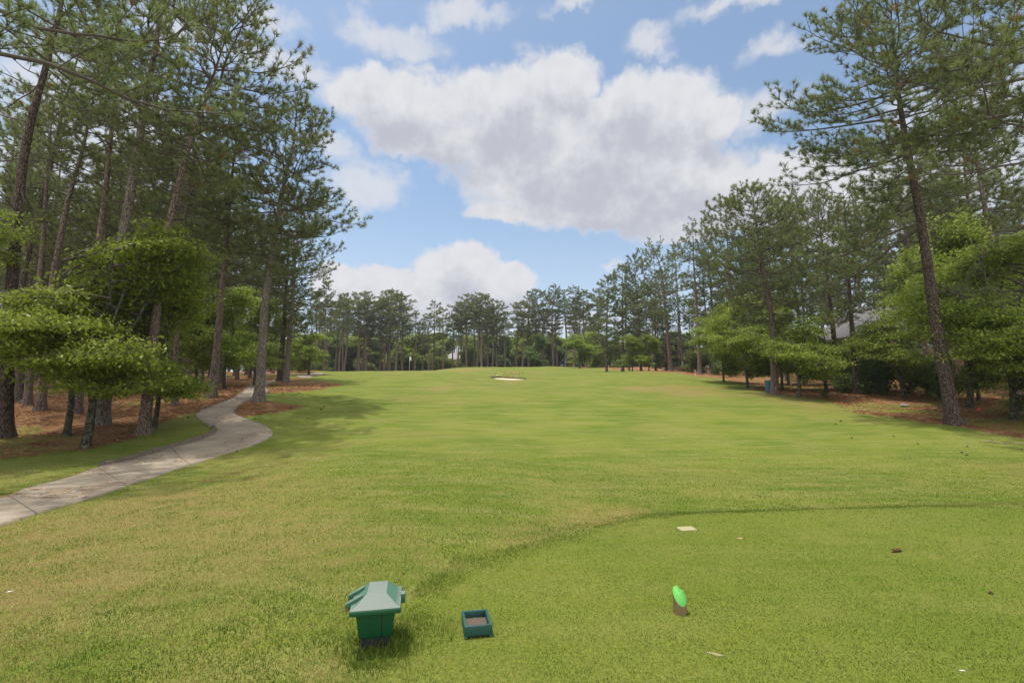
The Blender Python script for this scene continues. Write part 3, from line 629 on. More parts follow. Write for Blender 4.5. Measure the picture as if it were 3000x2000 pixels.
hero('d', (220, 1212), [(282, 696), (298, 566), (318, 402)], 27, (350, 60), 'grey pine whose trunk shows between the two largest leaning pines at left', cb_=.64, RR=3.8, nb=32, kt=12)
hero('g', (512, 1188), [(534, 759), (557, 568)], 16, (585, 380), 'slimmer pine with a pale foot in the straw right of the big dogwood', cb_=.56, RR=3.2, nb=32, kt=10)
hero('h', (556, 1145), [(569, 683)], 11, (578, 440), 'thin vine-clad pine deep behind the dogwood on the left', cb_=.45, RR=3.6, nb=34)
hero('i', (583, 1137), [(596, 759), (603, 625)], 13, (612, 420), 'thin dark pine just left of the straight one by the path', cb_=.42, RR=3.8, nb=34)
hero('L0', (-230, 1420), [(-140, 500)], 44, (-60, -900), 'pine outside the left edge whose limbs reach into the top left corner', cb_=.46, RR=4.6, nb=20, kt=12, asym=(.3, .1), extra=[(.50, .1, 6.0, 5), (.56, .4, 5.5, 4)])
hero('r4', (2051, 1096), [(2035, 793)], 12, (2030, 652), 'straight bare-stemmed pine with small round crown beside the white stake', cb_=.60, RR=3.2, nb=34, shape='dome')
hero('r3', (1966, 1087), [(1950, 930), (1936, 780)], 12, (1908, 718), 'straggly pine with dead curved lower limbs on its left side, right of centre', cb_=.38, RR=4.4, nb=34, dead=16, asym=(PI, .3))
hero('r5', (2270, 1155), [(2266, 944), (2248, 850), (2224, 725)], 21, (2200, 556), 'large full-crowned pine rising behind the dogwoods beside the green bin', cb_=.34, RR=3.3, nb=76, kt=12, dens=1.1)
hero('r7', (2455, 1139), [(2430, 850)], 16, (2395, 585), 'pine with a dark trunk leaning left, between the right-hand dogwoods', cb_=.38, RR=4.0, nb=48, kt=10, bm=BARKB)
hero('r8', (2509, 1154), [(2491, 840)], 14, (2468, 545), 'slender dark pine in front of the left end of the brown house', cb_=.35, RR=3.6, nb=46, kt=10, bm=BARKB)
hero('r9', (2583, 1120), [(2590, 735)], 11, (2588, 500), 'thin pine standing before the middle of the grey roof', cb_=.45, RR=3.4, nb=36, kt=8)
hero('r10', (2724, 1141), [(2685, 866), (2653, 657)], 15, (2630, 400), 'mid-sized pine crossing the right end of the grey roof', cb_=.5, RR=3.6, nb=36, kt=10)
hero('r11', (2795, 1243), [(2737, 892), (2684, 578), (2651, 424), (2624, 303)], 35, (2600, 30), 'big dark leaning pine nearest the camera on the right', cb_=.50, RR=4.7, nb=74, shape='round', dens=1.25, kt=14, asym=(PI, .15), dead=3, bm=BARKB,
     extra=[(.46, PI, 4.6, -12), (.455, PI * .9, 4.6, -28), (.36, PI * 1.02, 2.3, -14), (.30, 0, 2.6, -6), (.33, .2, 2.8, -30)])
hero('r12', (3230, 1300), [(3180, 500)], 40, (3120, -500), 'pine outside the right edge whose long limbs fill the top right corner', Y=15, cb_=.46, RR=5.2, nb=44, kt=12, asym=(PI, .25), extra=[(.52, PI, 6.8, 12), (.57, PI * .96, 6.8, 12), (.47, PI * 1.04, 6.2, 6), (.62, PI, 6.4, 16), (.44, PI * .93, 5.6, -4)])

# shared pine shapes
LOWK = dict(nn=18, nw=.062, nl=.42, tw=1.2, kt=7, sub=.40, hip=34)
MIDK = dict(nn=24, nw=.036, nl=.36, tw=1.1, kt=8, sub=.40)
FAR = [pine('far%d' % i, 40 + i, H=22, cb_=cb0, RR=r0, nb=n0, tr=.26, shape=s0, dead=8, **LOWK) for i, (cb0, r0, n0, s0) in enumerate([(.50, 3.0, 46, 'far'), (.58, 2.8, 38, 'far'), (.40, 3.1, 56, 'round'), (.64, 2.4, 28, 'far'), (.52, 3.5, 50, 'far')])]
MID = [pine('mid%d' % i, 60 + i, H=20, cb_=cb0, RR=r0, nb=n0, tr=.22, dead=9, shape='far', **MIDK) for i, (cb0, r0, n0) in enumerate([(.52, 3.2, 36), (.58, 2.9, 32), (.44, 3.5, 42), (.64, 2.5, 26)])]
FULL = [pine('full%d' % i, 80 + i, H=18, cb_=.14, RR=4.0, nb=66, tr=.24, dead=2, lowp=-26, hip=40, nn=16, nw=.052, nl=.42, tw=1.2, kt=7, shape='round', dens=.95) for i in range(2)]
FIR = [pine('fir%d' % i, 90 + i, H=11, cb_=.04, RR=3.3, nb=70, tr=.18, dead=0, lowp=-12, hip=25, nn=16, nw=.035, nl=.2, tw=1.2, kt=7, shape='cone', nm=NEEDLED, dens=1.3, flat=.1) for i in range(2)]
DOG = [leafy('dogwood%d' % i, 100 + i, H=6, RR=3, base=1.2, stems=3, nprim=56, ls=.17, per=9, flat=.05, tier=1.2, droopb=R(6)) for i in range(3)]
BUSH = [leafy('understory%d' % i, 110 + i, H=7, RR=2.8, base=.4, stems=4, nprim=64, tr=.08, ls=.30, per=7, flat=.14, tier=1.6, lm=(LEAFD, LEAFY, LEAF)[i], rise=30, subd=.5) for i in range(3)]
SHRUB = [leafy('shrub%d' % i, 120 + i, H=2.0, RR=1.5, base=.08, stems=5, nprim=40, tr=.03, ls=.13, per=7, flat=.08, lm=l_, rise=35, fork=.08, top=.7, wide=.1) for i, l_ in enumerate((LEAFD, LEAFO))]

rnd = random.Random(3)
OCC = []
def free(x, y, d): return all((x - a) ** 2 + (y - b_) ** 2 > d * d for a, b_ in OCC)
def std(pair, name, px, Y, toppy, label, cat, group, Hv, wid=1., rz=None, off=0.):
    q = at(px, 1000, Y); z = float(h(q[0], Y)); Ht = at(px, toppy, Y)[2] - z; s = Ht / Hv; OCC.append((q[0], Y))
    return put(pair, name, (q[0], Y, z - .05), label, cat, group, (s * wid, s * wid, s), rnd.uniform(0, 6.28) if rz is None else rz)
for px, Y, tp, lb in ((2880, 34, 330, 'dark pine behind the bright maple at right'), (2960, 29, 150, 'tall dark pine at the right edge above the layered tree'), (2770, 44, 420, 'pine behind the right end of the house roof')):
    std(MID[2], 'pine_tree', px, Y, tp, lb, 'pine tree', 'pines at the right edge', 20, 1.0)
# fairway-edge pines on the right at middle distance
for i, (px, Y, tp, pr, Hv, wd, lb) in enumerate([
    (1775, 84, 812, FULL[0], 18, 1.0, 'bushy pine with hanging needles, leftmost of the full ones right of the green'),
    (1822, 80, 778, FULL[1], 18, 1.05, 'dense drooping pine standing at the tip of the straw bed right of the green'),
    (1876, 78, 745, FULL[0], 18, .8, 'full pine between the drooping one and the straggly one'),
    (1918, 80, 735, MID[2], 20, .9, 'pine with a double dark trunk beside the small yellow-green tree'),
    (1990, 84, 716, MID[0], 20, .9, 'pine behind the dark firs on the right'),
    (2090, 66, 640, FULL[1], 18, .72, 'bushy pine right of the straight bare-stemmed one'),
    (2140, 56, 585, MID[2], 20, 1.0, 'tall pine left of the large full-crowned one'),
    (2300, 46, 590, MID[0], 20, 1.0, 'pine right behind the large full-crowned one'),
    (2350, 42, 570, MID[2], 20, 1.0, 'pine rising over the middle of the right-hand dogwoods'),
    (2530, 60, 600, MID[1], 20, 1.1, 'pine behind the left end of the house roof')]):
    std(pr, 'pine_tree', px, Y, tp, lb, 'pine tree', 'pines along the right of the fairway', Hv, wd)
for i, (px, Y, tp, lb) in enumerate([(1950, 76, 900, 'leftmost dark green fir behind the straggly pine'), (1998, 74, 880, 'dark fir between the straggly pine and the straight one'), (2042, 76, 885, 'dark fir behind the straight bare-stemmed pine'), (2095, 72, 900, 'rightmost dark fir, left of the dogwoods')]):
    std(FIR[i % 2], 'fir_tree', px, Y, tp, lb, 'fir tree', 'dark firs', 11, 1.15)
# far row beyond the green
SKY = np.array([(600, 900), (950, 890), (985, 865), (1012, 852), (1040, 860), (1080, 845), (1110, 858), (1150, 848), (1185, 870), (1205, 892), (1245, 902), (1262, 881), (1285, 902), (1310, 908), (1335, 880), (1365, 862), (1420, 861), (1445, 868), (1470, 895), (1490, 895), (1510, 885), (1545, 855), (1580, 848), (1600, 860), (1620, 838), (1640, 872), (1655, 853), (1680, 841), (1700, 858), (1716, 853), (1740, 860), (1800, 820), (1900, 800)])
row = [868, 930, 964, 985, 1011, 1047, 1056, 1066, 1077, 1116, 1127, 1137, 1145, 1162, 1181, 1216, 1240, 1258, 1267, 1300, 1327, 1340, 1353, 1369, 1390, 1397, 1412, 1429, 1443, 1457, 1480, 1513, 1530, 1548, 1575, 1590, 1620, 1631, 1655, 1680, 1700, 1716, 1735, 1758]
nums = ['first', 'second', 'third', 'fourth', 'fifth', 'sixth', 'seventh', 'eighth', 'ninth', 'tenth', 'eleventh', 'twelfth', 'thirteenth', 'fourteenth', 'fifteenth', 'sixteenth', 'seventeenth', 'eighteenth', 'nineteenth', 'twentieth', 'twenty-first', 'twenty-second']
fl = [i for i, p in enumerate(row) if p < 1200][-1]
for i, px in enumerate(row):
    Y = 127 + (i * 7) % 13; tp = np.interp(px, SKY[:, 0], SKY[:, 1]) + rnd.choice((0, 4, 18, 34)) * (px not in (1080, 1145, 1267, 1369, 1412, 1575, 1620, 1680, 1716))
    lb = '%s pine %s of the white flag in the far tree line' % (nums[fl - i] if i <= fl else nums[min(i - fl - 1, 21)], 'left' if i <= fl else 'right')
    if i - fl - 1 > 21: lb = 'pine at the right end of the far tree line, %s before the bushy ones' % nums[len(row) - i - 1]
    std(FAR[(i * 3 + i // 4) % 5], 'pine_tree', px, Y, tp, lb, 'pine tree', 'far pines beyond the green', 22, rnd.uniform(1.1, 1.5))
for i, (px, Y, tp, pr, nm_, Hv, wd, lb) in enumerate([
    (1575, 122, 985, BUSH[0], 'leafy_tree', 7, 1.1, 'dark round tree with brighter low branches below the far pines right of the bunker'),
    (1697, 108, 985, DOG[0], 'dogwood_tree', 6, 1.35, 'bright yellow-green dogwood at the back of the green, right of centre'),
    (1740, 112, 975, BUSH[2], 'leafy_tree', 7, .9, 'leafy tree right behind the bright dogwood at the back of the green'),
    (1850, 76, 985, DOG[1], 'dogwood_tree', 6, .95, 'small dogwood left of the double-trunked pine'),
    (1898, 74, 990, DOG[2], 'dogwood_tree', 6, .95, 'small yellowish dogwood right in front of the double-trunked pine')]):
    std(pr, nm_, px, Y, tp, lb, 'tree', None, Hv, wd)
for px, tp in ((1285, 1015), (1306, 1040), (1322, 1052), (1358, 1030), (1378, 1010)):
    std(BUSH[2 if px > 1300 else 1], 'understory_tree', px, 142.5, tp, 'low leafy tree beside the low grey-roofed house behind the far pines', 'tree', 'leafy trees around the far house', 7, 1.1)
for i in range(94):
    px = 860 + i * 12.4 + rnd.uniform(-6, 6); Y = rnd.uniform(148, 168)
    if 1332 < px < 1346: continue
    std(BUSH[(1, 2, 1, 0)[i % 4]], 'understory_tree', px, Y, rnd.uniform(975, 1035), 'low leafy tree filling in under the far pines', 'tree', 'leafy undergrowth below the far pines', 7, rnd.uniform(.9, 1.5))
# woods behind: many pines
def woods(n, xr, yr, label, group, ok, prs, hr, dmin, grow=0.):
    c_ = 0
    for _ in range(n * 60):
        if c_ >= n: break
        x = rnd.uniform(*xr); y = rnd.uniform(*yr)
        if not ok(x, y) or not free(x, y, dmin): continue
        OCC.append((x, y)); c_ += 1; s = rnd.uniform(*hr); pr, nm_ = rnd.choice(prs); w = rnd.uniform(.85, 1.15)
        put(pr, nm_, gp(x, y, -.05), label, 'pine tree' if 'pine' in nm_ else 'tree', group, (s * w, s * w, s), rnd.uniform(0, 6.28)).rotation_euler = (rnd.gauss(0, .025), rnd.gauss(0, .025), rnd.uniform(0, 6.28))
for o in list(D.objects):
    if o.parent is None and o.name.startswith('pine_tree'): OCC.append((o.location.x, o.location.y))
def vis(x, y, m_=0): return abs(x) < 1.12 * y + m_
woods(64, (-105, -17), (24, 62), 'pine standing in the woods left of the cart path, behind the front trees', 'pines in the left woods', lambda x, y: x < -17 - (y - 24) * .33 - 2 and vis(x, y), [(p, 'pine_tree') for p in MID], (.78, 1.0), 3.0)
woods(44, (-110, -30), (60, 125), 'distant pine deep in the woods left of the cart path', 'distant pines in the left woods', lambda x, y: x < -33 - (y - 60) * .12 and vis(x, y), [(p, 'pine_tree') for p in FAR], (.8, 1.05), 3.6)
woods(40, (20, 80), (34, 66), 'pine standing in the woods behind the right-hand dogwoods', 'pines in the right woods', lambda x, y: x > 24 + (y > 45) * 2 and vis(x, y) and not (30 < x < 52 and 41 < y < 62), [(p, 'pine_tree') for p in MID], (.75, .98), 3.2)
woods(46, (19, 120), (66, 128), 'distant pine deep in the woods on the right', 'distant pines in the right woods', lambda x, y: x > 22 and vis(x, y), [(p, 'pine_tree') for p in FAR], (.75, .95), 3.6)
woods(40, (-62, 50), (142, 176), 'pine trunk far behind the first row beyond the green', 'farthest pines', lambda x, y: True, [(p, 'pine_tree') for p in FAR], (.8, .98), 3.0)
woods(58, (-120, -26), (42, 125), 'leafy tree in the shade of the left woods', 'leafy trees in the left woods', lambda x, y: x < -28 - (y - 42) * .18 and vis(x, y), [(p, 'leafy_tree') for p in BUSH], (.7, 1.1), 3.2)
woods(34, (25, 120), (50, 125), 'leafy tree in the shade of the right woods', 'leafy trees in the right woods', lambda x, y: x > 27 and vis(x, y) and not (30 < x < 54 and 41 < y < 62), [(p, 'leafy_tree') for p in BUSH], (.6, 1.0), 3.2)
woods(3, (-28, -15), (-2, 12), 'pine left of the near path, shading it', 'pines beside the near path', lambda x, y: x < -20 + y * .1, [(p, 'pine_tree') for p in MID[:2]], (.8, .9), 4.5)

# near leafy trees
def leaf_at(key, bpx, Yb, label, name='dogwood_tree', **k):
    q = hit(*bpx) if Yb is None else at(bpx[0], bpx[1], Yb); x, y = q[0], q[1]
    pr = leafy(key, hash_(key), **k); OCC.append((x, y)); return put(pr, name, gp(x, y, -.03), label, 'dogwood' if 'dog' in name else 'tree')
leaf_at('D1', (252, 1311), None, 'large bright dogwood with a mossy flared trunk in front on the left', H=6.9, RR=3.7, base=1.65, stems=5, nprim=110, tr=.115, ls=.14, per=8, rise=10, top=.6, lean=(2.7, .3), droopb=R(9), subd=.32, fork=.34).rotation_euler = (0, -R(11), 0)
leaf_at('D1b', (195, 1278), None, 'thin dark-stemmed dogwood just left behind the mossy-trunked one', H=5.2, RR=1.9, base=1.7, stems=3, nprim=58, tr=.10, ls=.135, per=8, lean=(-.5, .3), droopb=R(9), fork=.4)
leaf_at('D1c', (455, 1215), 18.6, 'bright dogwood filling in right behind the mossy-trunked one, above the timber edging', H=5.7, RR=2.5, base=1.3, stems=4, nprim=84, tr=.085, ls=.135, per=8, rise=14, droopb=R(8), subd=.34, top=.6)
leaf_at('D0', (-330, 1330), None, 'dogwood reaching in from the left edge above the thick pine', H=7.8, RR=3.4, base=3.6, stems=3, nprim=58, tr=.12, ls=.13, per=9, lean=(1.0, 0), droopb=R(7))
leaf_at('D3', (657, 1142), 31, 'dark-stemmed dogwood left of the cart path behind the straight pine', H=6.6, RR=2.9, base=1.5, stems=3, nprim=75, tr=.09, ls=.14, per=8, droopb=R(6))
leaf_at('D3b', (570, 1142), 30, 'shaded dogwood between the big dogwood and the straight pine by the path', H=5.4, RR=2.3, base=1.5, stems=3, nprim=58, tr=.09, ls=.14, per=8, droopb=R(6))
leaf_at('D4', (745, 1118), 41, 'bright dogwood overhanging the cart path bend', H=7.4, RR=3.1, base=1.7, stems=3, nprim=81, tr=.1, ls=.15, per=8, droopb=R(6))
leaf_at('D4b', (815, 1112), 52, 'leafy dogwood behind the two pines at the straw island', H=7, RR=3.2, base=1.6, stems=3, nprim=72, tr=.1, ls=.17, per=7, droopb=R(6))
leaf_at('D5', (905, 1092), 60, 'small spreading tree with a dark forked stem beside the far concrete pad', H=5.2, RR=3.1, base=1.9, stems=3, nprim=34, tr=.13, ls=.19, per=6, fork=.3)
leaf_at('E1', (2343, 1164), None, 'low dogwood on an ivy-clad stem right of the green bin', H=4.1, RR=2.7, base=1.1, stems=3, nprim=63, tr=.10, ls=.13, per=7, droopb=R(10), lean=(.2, 0))
leaf_at('E2', (2190, 1125), 38, 'widest yellow-green dogwood left of the green bin', H=6.8, RR=3.7, base=.8, stems=4, nprim=87, tr=.1, ls=.15, per=8, droopb=R(6), lean=(.4, 0))
leaf_at('E3', (2290, 1140), 34.5, 'dogwood spreading over the green bin', H=5.7, RR=3.2, base=1.2, stems=3, nprim=69, tr=.1, ls=.14, per=8, droopb=R(8))
leaf_at('E4', (2420, 1130), 35, 'yellow-green dogwood between the right-hand pines left of the house', H=5.7, RR=2.8, base=1.3, stems=3, nprim=66, tr=.1, ls=.14, per=8, droopb=R(6))
leaf_at('E4b', (2310, 1120), 42, 'tall leafy tree behind the middle of the right-hand dogwoods', 'leafy_tree', H=7.6, RR=3.0, base=1.4, stems=4, nprim=90, tr=.1, ls=.18, per=8, flat=.1, lm=LEAFY, rise=28)
leaf_at('E5', (2650, 1166), None, 'leaning dogwood in front of the house wall', H=4.4, RR=2.6, base=1.2, stems=3, nprim=58, tr=.09, ls=.13, per=7, lean=(-1.2, 0), droopb=R(8))
leaf_at('E2b', (2120, 1112), 44, 'leafy tree between the firs and the widest dogwood', 'leafy_tree', H=6.8, RR=3.0, base=.8, stems=4, nprim=70, tr=.08, ls=.17, per=8, flat=.08, rise=22)
leaf_at('E6', (2842, 1194), None, 'tall bright maple behind the big leaning pine', 'maple_tree', H=9.6, RR=3.3, base=.9, stems=4, nprim=159, tr=.13, ls=.17, per=8, flat=.13, lm=LEAFY, rise=30, wide=.4, lean=(.9, .5))
leaf_at('E7', (2975, 1262), 21, 'layered low-branched tree at the right edge, touching the ground', 'hornbeam_tree', H=7.8, RR=4.3, base=.35, stems=4, nprim=150, tr=.12, ls=.13, per=9, flat=.05, rise=14, wide=.35, droopb=R(10))
leaf_at('E8', (2870, 1185), 27, 'slim leafy maple stem right of the big leaning pine', 'maple_tree', H=7, RR=2.6, base=1.0, stems=3, nprim=81, tr=.08, ls=.16, per=7, flat=.12, lm=LEAFY, rise=28)
leaf_at('E9', (3060, 1180), 30, 'tall leafy tree at the right edge behind the layered one', 'maple_tree', H=7.5, RR=3.4, base=1.2, stems=4, nprim=130, tr=.14, ls=.18, per=7, flat=.15, lm=LEAFY, rise=30, wide=.4)
for i, (px, py, Y, s, v_, lb) in enumerate([(2545, 1150, 31, 1.1, 0, 'dark shrub left of the leaning dogwood'), (2600, 1150, 30.5, 1.2, 0, 'dark shrub behind the leaning dogwood'), (2660, 1150, 31.5, 1.2, 0, 'dark glossy shrub below the house wall'),
        (2715, 1160, 29, .95, 0, 'dark low shrub left of the big leaning pine'), (2585, 1120, 33, 1.9, 0, 'tall dark shrub against the lower storey of the house'), (2760, 1170, 27, 1.0, 0, 'leafy shrub just behind the big leaning pine trunk'),
        (2030, 1090, 62, 1.15, 1, 'yellow-green azalea behind the straight pine by the white stake'), (2062, 1092, 62, 1.1, 1, 'yellow-green azalea right of the straight pine'), (2105, 1095, 58, 1.0, 0, 'dark rounded shrub at the straw edge, left of the dogwoods'),
        (2140, 1100, 52, 1.1, 0, 'dark shrub at the foot of the widest dogwood'), (2470, 1150, 32, .5, 0, 'small shrub at the foot of the dark left-leaning pine'), (2420, 1168, 28.5, .22, 1, 'tiny seedling in the straw between the pines'), (2455, 1060, 42, 1.5, 0, 'dark shrub at the left corner of the house')]):
    q = at(px, py, Y); r = put(SHRUB[v_], 'shrub', gp(q[0], Y, -.02), lb, 'shrub', None, (s, s, s), rnd.uniform(0, 6)); OCC.append((q[0], Y))

# ------------------------------------------------------------------ green box with hinged lid on the tee
GRN = plain('dark_green_plastic', (.003, .070, .026), .5, .12, 9, .25, 90, .5)
LID = plain('faded_green_plastic', (.19, .275, .225), .62, .18, 7, .35, 140, .4, (1, 3, 1))
LID, nt = mat('weathered_sky_sheen_green_plastic'); g = G(nt); gm_ = g.n('ShaderNodeNewGeometry'); tc = g.n('ShaderNodeTexCoord').outputs['Object']
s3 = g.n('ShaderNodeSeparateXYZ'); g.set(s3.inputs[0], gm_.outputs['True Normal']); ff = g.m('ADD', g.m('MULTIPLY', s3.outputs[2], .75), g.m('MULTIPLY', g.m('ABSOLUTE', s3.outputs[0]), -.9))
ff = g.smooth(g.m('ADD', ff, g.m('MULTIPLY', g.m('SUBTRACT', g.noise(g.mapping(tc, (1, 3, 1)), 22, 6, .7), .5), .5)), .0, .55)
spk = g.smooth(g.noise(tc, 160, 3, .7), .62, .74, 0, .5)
lc = g.mix(ff, (.045, .135, .085), (.17, .20, .175)); lc = g.mix(spk, lc, (.30, .31, .26)); lc = g.mix(g.smooth(g.noise(tc, 9, 5, .7), .55, .75, 0, .35), lc, (.09, .11, .07))  # upward faces greyer: weathering plus sky reflection painted into the colour
g.out(g.bsdf(lc, .7, g.bump(g.noise(tc, 90, 4), .3, .002), .35))
BLK = plain('black_post', (.012, .016, .018), .7, .2)
RUST = plain('rusty_bolt', (.30, .08, .04), .8, .2)
c0 = at(1104, 1800, 3.30); gx, gy = -.885, 3.31; gz = float(h(gx, gy)); rz = R(11.5)
bx = empty('ball_washer_box', (gx, gy, gz), 'dark green plastic box with faded hip-shaped hinged lid standing on the grass', 'tee box bin', None, rz)
def frus(b, z0, z1, w0, d0, w1, d1, m=0, cap=True):
    v = [(-w0/2, -d0/2, z0), (w0/2, -d0/2, z0), (w0/2, d0/2, z0), (-w0/2, d0/2, z0), (-w1/2, -d1/2, z1), (w1/2, -d1/2, z1), (w1/2, d1/2, z1), (-w1/2, d1/2, z1)]
    q = [(0, 1, 5, 4), (1, 2, 6, 5), (2, 3, 7, 6), (3, 0, 4, 7)] + ([(3, 2, 1, 0), (4, 5, 6, 7)] if cap else []); b.add(v, q, m=m)
EYZ = .245
b = B(); frus(b, -.05, .09, .17, .17, .17, .17); bevel(link('post', b.mesh('post', BLK), bx), .006)
b = B(); frus(b, .075, EYZ, .205, .205, .245, .265); b.add([(-.035, -.1035, .08), (-.030, -.1035, .08), (-.030, -.134, .243), (-.035, -.134, .243)], [(0, 1, 2, 3)]); o = bevel(link('body', b.mesh('body', GRN), bx), .014, 3)
b = B(); frus(b, .078, .24, .006, .207, .006, .267); link('seam', b.mesh('seam', BLK), o, (.04, -.0005, 0))
b = B(); w0, d0 = .305, .35
rings = [(w0 - .004, d0 - .004, 0, 0), (w0, d0, .002, 0), (w0 + .002, d0 + .002, .032, 0), (.285, .33, .036, 0), (.252, .295, .044, 0), (.120, .205, .090, .03)]
vv = []
for (w_, d_, z_, oy) in rings: vv += [(-w_/2, -d_/2 + oy, EYZ + z_), (w_/2, -d_/2 + oy, EYZ + z_), (w_/2, d_/2 + oy, EYZ + z_), (-w_/2, d_/2 + oy, EYZ + z_)]
q = []
for k in range(5):
    for j in range(4): q.append((k*4+j, k*4+(j+1) % 4, k*4+4+(j+1) % 4, k*4+4+j))
q += [(3, 2, 1, 0), (20, 21, 22, 23)]
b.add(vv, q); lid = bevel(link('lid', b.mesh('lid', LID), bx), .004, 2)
b = B(); frus(b, 0, .03, w0 + .008, d0 + .008, w0 + .006, d0 + .006); bevel(link('rim', b.mesh('rim', GRN), lid, (0, 0, EYZ - .001)), .005)
for yy in (-.065, .075):
    b = B(); b.add([(-.19, yy-.018, EYZ-.006), (-.19, yy+.018, EYZ-.006), (-.19, yy+.018, EYZ+.040), (-.19, yy-.018, EYZ+.040), (-.09, yy-.018, EYZ+.02), (-.09, yy+.018, EYZ+.02), (-.09, yy+.018, EYZ+.088), (-.09, yy-.018, EYZ+.088)],
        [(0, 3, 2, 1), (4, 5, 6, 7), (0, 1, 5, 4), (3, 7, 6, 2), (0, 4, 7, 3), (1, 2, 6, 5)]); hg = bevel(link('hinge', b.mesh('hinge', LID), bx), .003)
    b = B(); b.tube([(-.176, yy-.026, EYZ+.008), (-.176, yy+.026, EYZ+.008)], .006, 8, 0, True); link('bolt', b.mesh('bolt', RUST), hg)
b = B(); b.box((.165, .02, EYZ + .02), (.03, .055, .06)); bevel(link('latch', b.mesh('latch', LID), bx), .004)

# ------------------------------------------------------------------ small open planter-like sand tray
TEAL = plain('dark_teal_wood', (.012, .070, .058), .55, .2, 10, .3, 60, .5, (1, 1, 6))
tx, ty = -.245, 3.49; tb_ = empty('sand_tray', (tx, ty, float(h(tx, ty))), 'small open teal wooden tray with gritty sand on the grass beside the lidded box', 'tray', None, R(11))
W0, D0, HT = .185, .245, .078
for nm_, c_, d_ in (('end_board', (0, -D0/2 + .009, HT/2 + .008), (W0, .018, HT - .014)), ('end_board', (0, D0/2 - .009, HT/2 + .008), (W0, .018, HT - .014)), ('side_board', (-W0/2 + .009, 0, HT/2), (.018, D0 - .036, HT)), ('side_board', (W0/2 - .009, 0, HT/2), (.018, D0 - .036, HT))):
    b = B(); b.box(c_, d_); bevel(link(nm_, b.mesh(nm_, TEAL), tb_), .0025)
for sx_ in (-1, 1):
    b = B(); b.box((sx_ * (W0/2 - .010), -D0/2 + .0085, .004), (.020, .015, .034)); link('foot', b.mesh('foot', TEAL), tb_)
rr = np.random.default_rng(1); n = 15; gx_, gy_ = np.meshgrid(np.linspace(-W0/2 + .017, W0/2 - .017, n), np.linspace(-D0/2 + .017, D0/2 - .017, n), indexing='ij')
b = B(); i = np.arange(n - 1)[:, None] * n + np.arange(n - 1)[None]; b.add(np.stack([gx_, gy_, .028 + .010 * rr.random((n, n))], -1), np.stack([i, i + n, i + n + 1, i + 1], -1).reshape(-1, 4))
link('sand_mix', b.mesh('sand_mix', plain('sand_and_soil_mix', (.11, .08, .06), 1, .7, 160)), tb_)

# ------------------------------------------------------------------ tee marker cut from a post
mx_, my_ = 1.245, 3.74; mk = empty('tee_marker', (mx_, my_, float(h(mx_, my_))), 'slant-cut wooden post stub with bright green painted top used as tee marker', 'tee marker', None, 0)
WOODM = plain('old_post_wood', (.21, .155, .08), .9, .5, 14, .7, 60, .1, (1, 1, .15)); GP = plain('bright_green_paint', (.12, .42, .09), .85, .06, 25, .1, 80)
n = 36; a = np.arange(n) * 2 * PI / n; rr_ = .0485 * (1 + .02 * np.sin(a * 3 + 1)); px_, py_ = rr_ * np.cos(a), rr_ * np.sin(a); zt = .118 - .30 * px_ + 1.1 * py_
b = B(); v = np.concatenate([np.stack([px_, py_, np.full(n, -.03)], 1), np.stack([px_, py_, np.full(n, .012)], 1), np.stack([px_, py_, zt], 1)]); j = np.arange(n); j2 = (j + 1) % n
b.add(v, np.concatenate([np.stack([j, j2, j2 + n, j + n], 1), np.stack([j + n, j2 + n, j2 + 2*n, j + 2*n], 1)])); link('post', b.mesh('post', WOODM), mk)
b = B(); k_ = np.where((a > 1.0) & (a < 1.25), .86, .99); v = np.stack([px_ * k_, py_ * k_, (.118 - .30 * px_ * k_ + 1.1 * py_ * k_) + .003], 1); v = np.vstack([v, [[0, 0, .121]], v - np.array([0, 0, .006])])
b.add(v, q=np.stack([j, j2, j2 + n + 1, j + n + 1], 1)[:, ::-1], t=np.stack([j, j2, np.full(n, n)], 1)); link('painted_top', b.mesh('painted_top', GP), mk)

# flat distance plate
q0 = hit(2012, 1551); PL = plain('yellowed_stone', (.33, .31, .16), .85, .15, 12, .4, 70)
b = B(); b.box((0, 0, 0), (.20, .13, .03)); o = bevel(link('marker_plate', b.mesh('marker_plate', PL)), .006, 2); o.location = (q0[0], q0[1], q0[2] + .004); o.rotation_euler = (R(4), 0, R(12))
tag(o, 'flat pale yellow stone plate sunk in the grass at the front edge of the tee', 'marker')
# bark chip, white scrap, golf tee bits
def lump(name, px, py, dims, matr, label, cat, group=None, seed=0, rz=0, rough=.18):
    q = hit(px, py); rr = np.random.default_rng(seed); n1, n2 = 9, 14; b = B(); th = np.linspace(0, PI, n1)[:, None]; ph = (np.arange(n2) * 2 * PI / n2)[None]; rad = 1 + rr.normal(0, rough, (n1, n2))
    P_ = np.stack([rad * np.sin(th) * np.cos(ph) * dims[0] / 2, rad * np.sin(th) * np.sin(ph) * dims[1] / 2, rad * np.cos(th) * np.ones_like(ph) * dims[2] / 2], -1); P_[0] = P_[0, 0]; P_[-1] = P_[-1, 0]
    i = np.arange(n1 - 1)[:, None] * n2 + np.arange(n2)[None]; i2 = np.arange(n1 - 1)[:, None] * n2 + (np.arange(n2)[None] + 1) % n2
    b.add(P_, np.stack([i, i + n2, i2 + n2, i2], -1).reshape(-1, 4)); o = link(name, b.mesh(name, matr, True)); o.location = (q[0], q[1], q[2] + dims[2] * .38); o.rotation_euler[2] = rz; return tag(o, label, cat, group)
lump('bark_chip', 2627, 1616, (.10, .045, .035), plain('dark_bark_chip', (.10, .045, .02), .95, .5, 60), 'dark brown lump of bark lying on the tee at right', 'bark', seed=2, rz=.3, rough=.3)
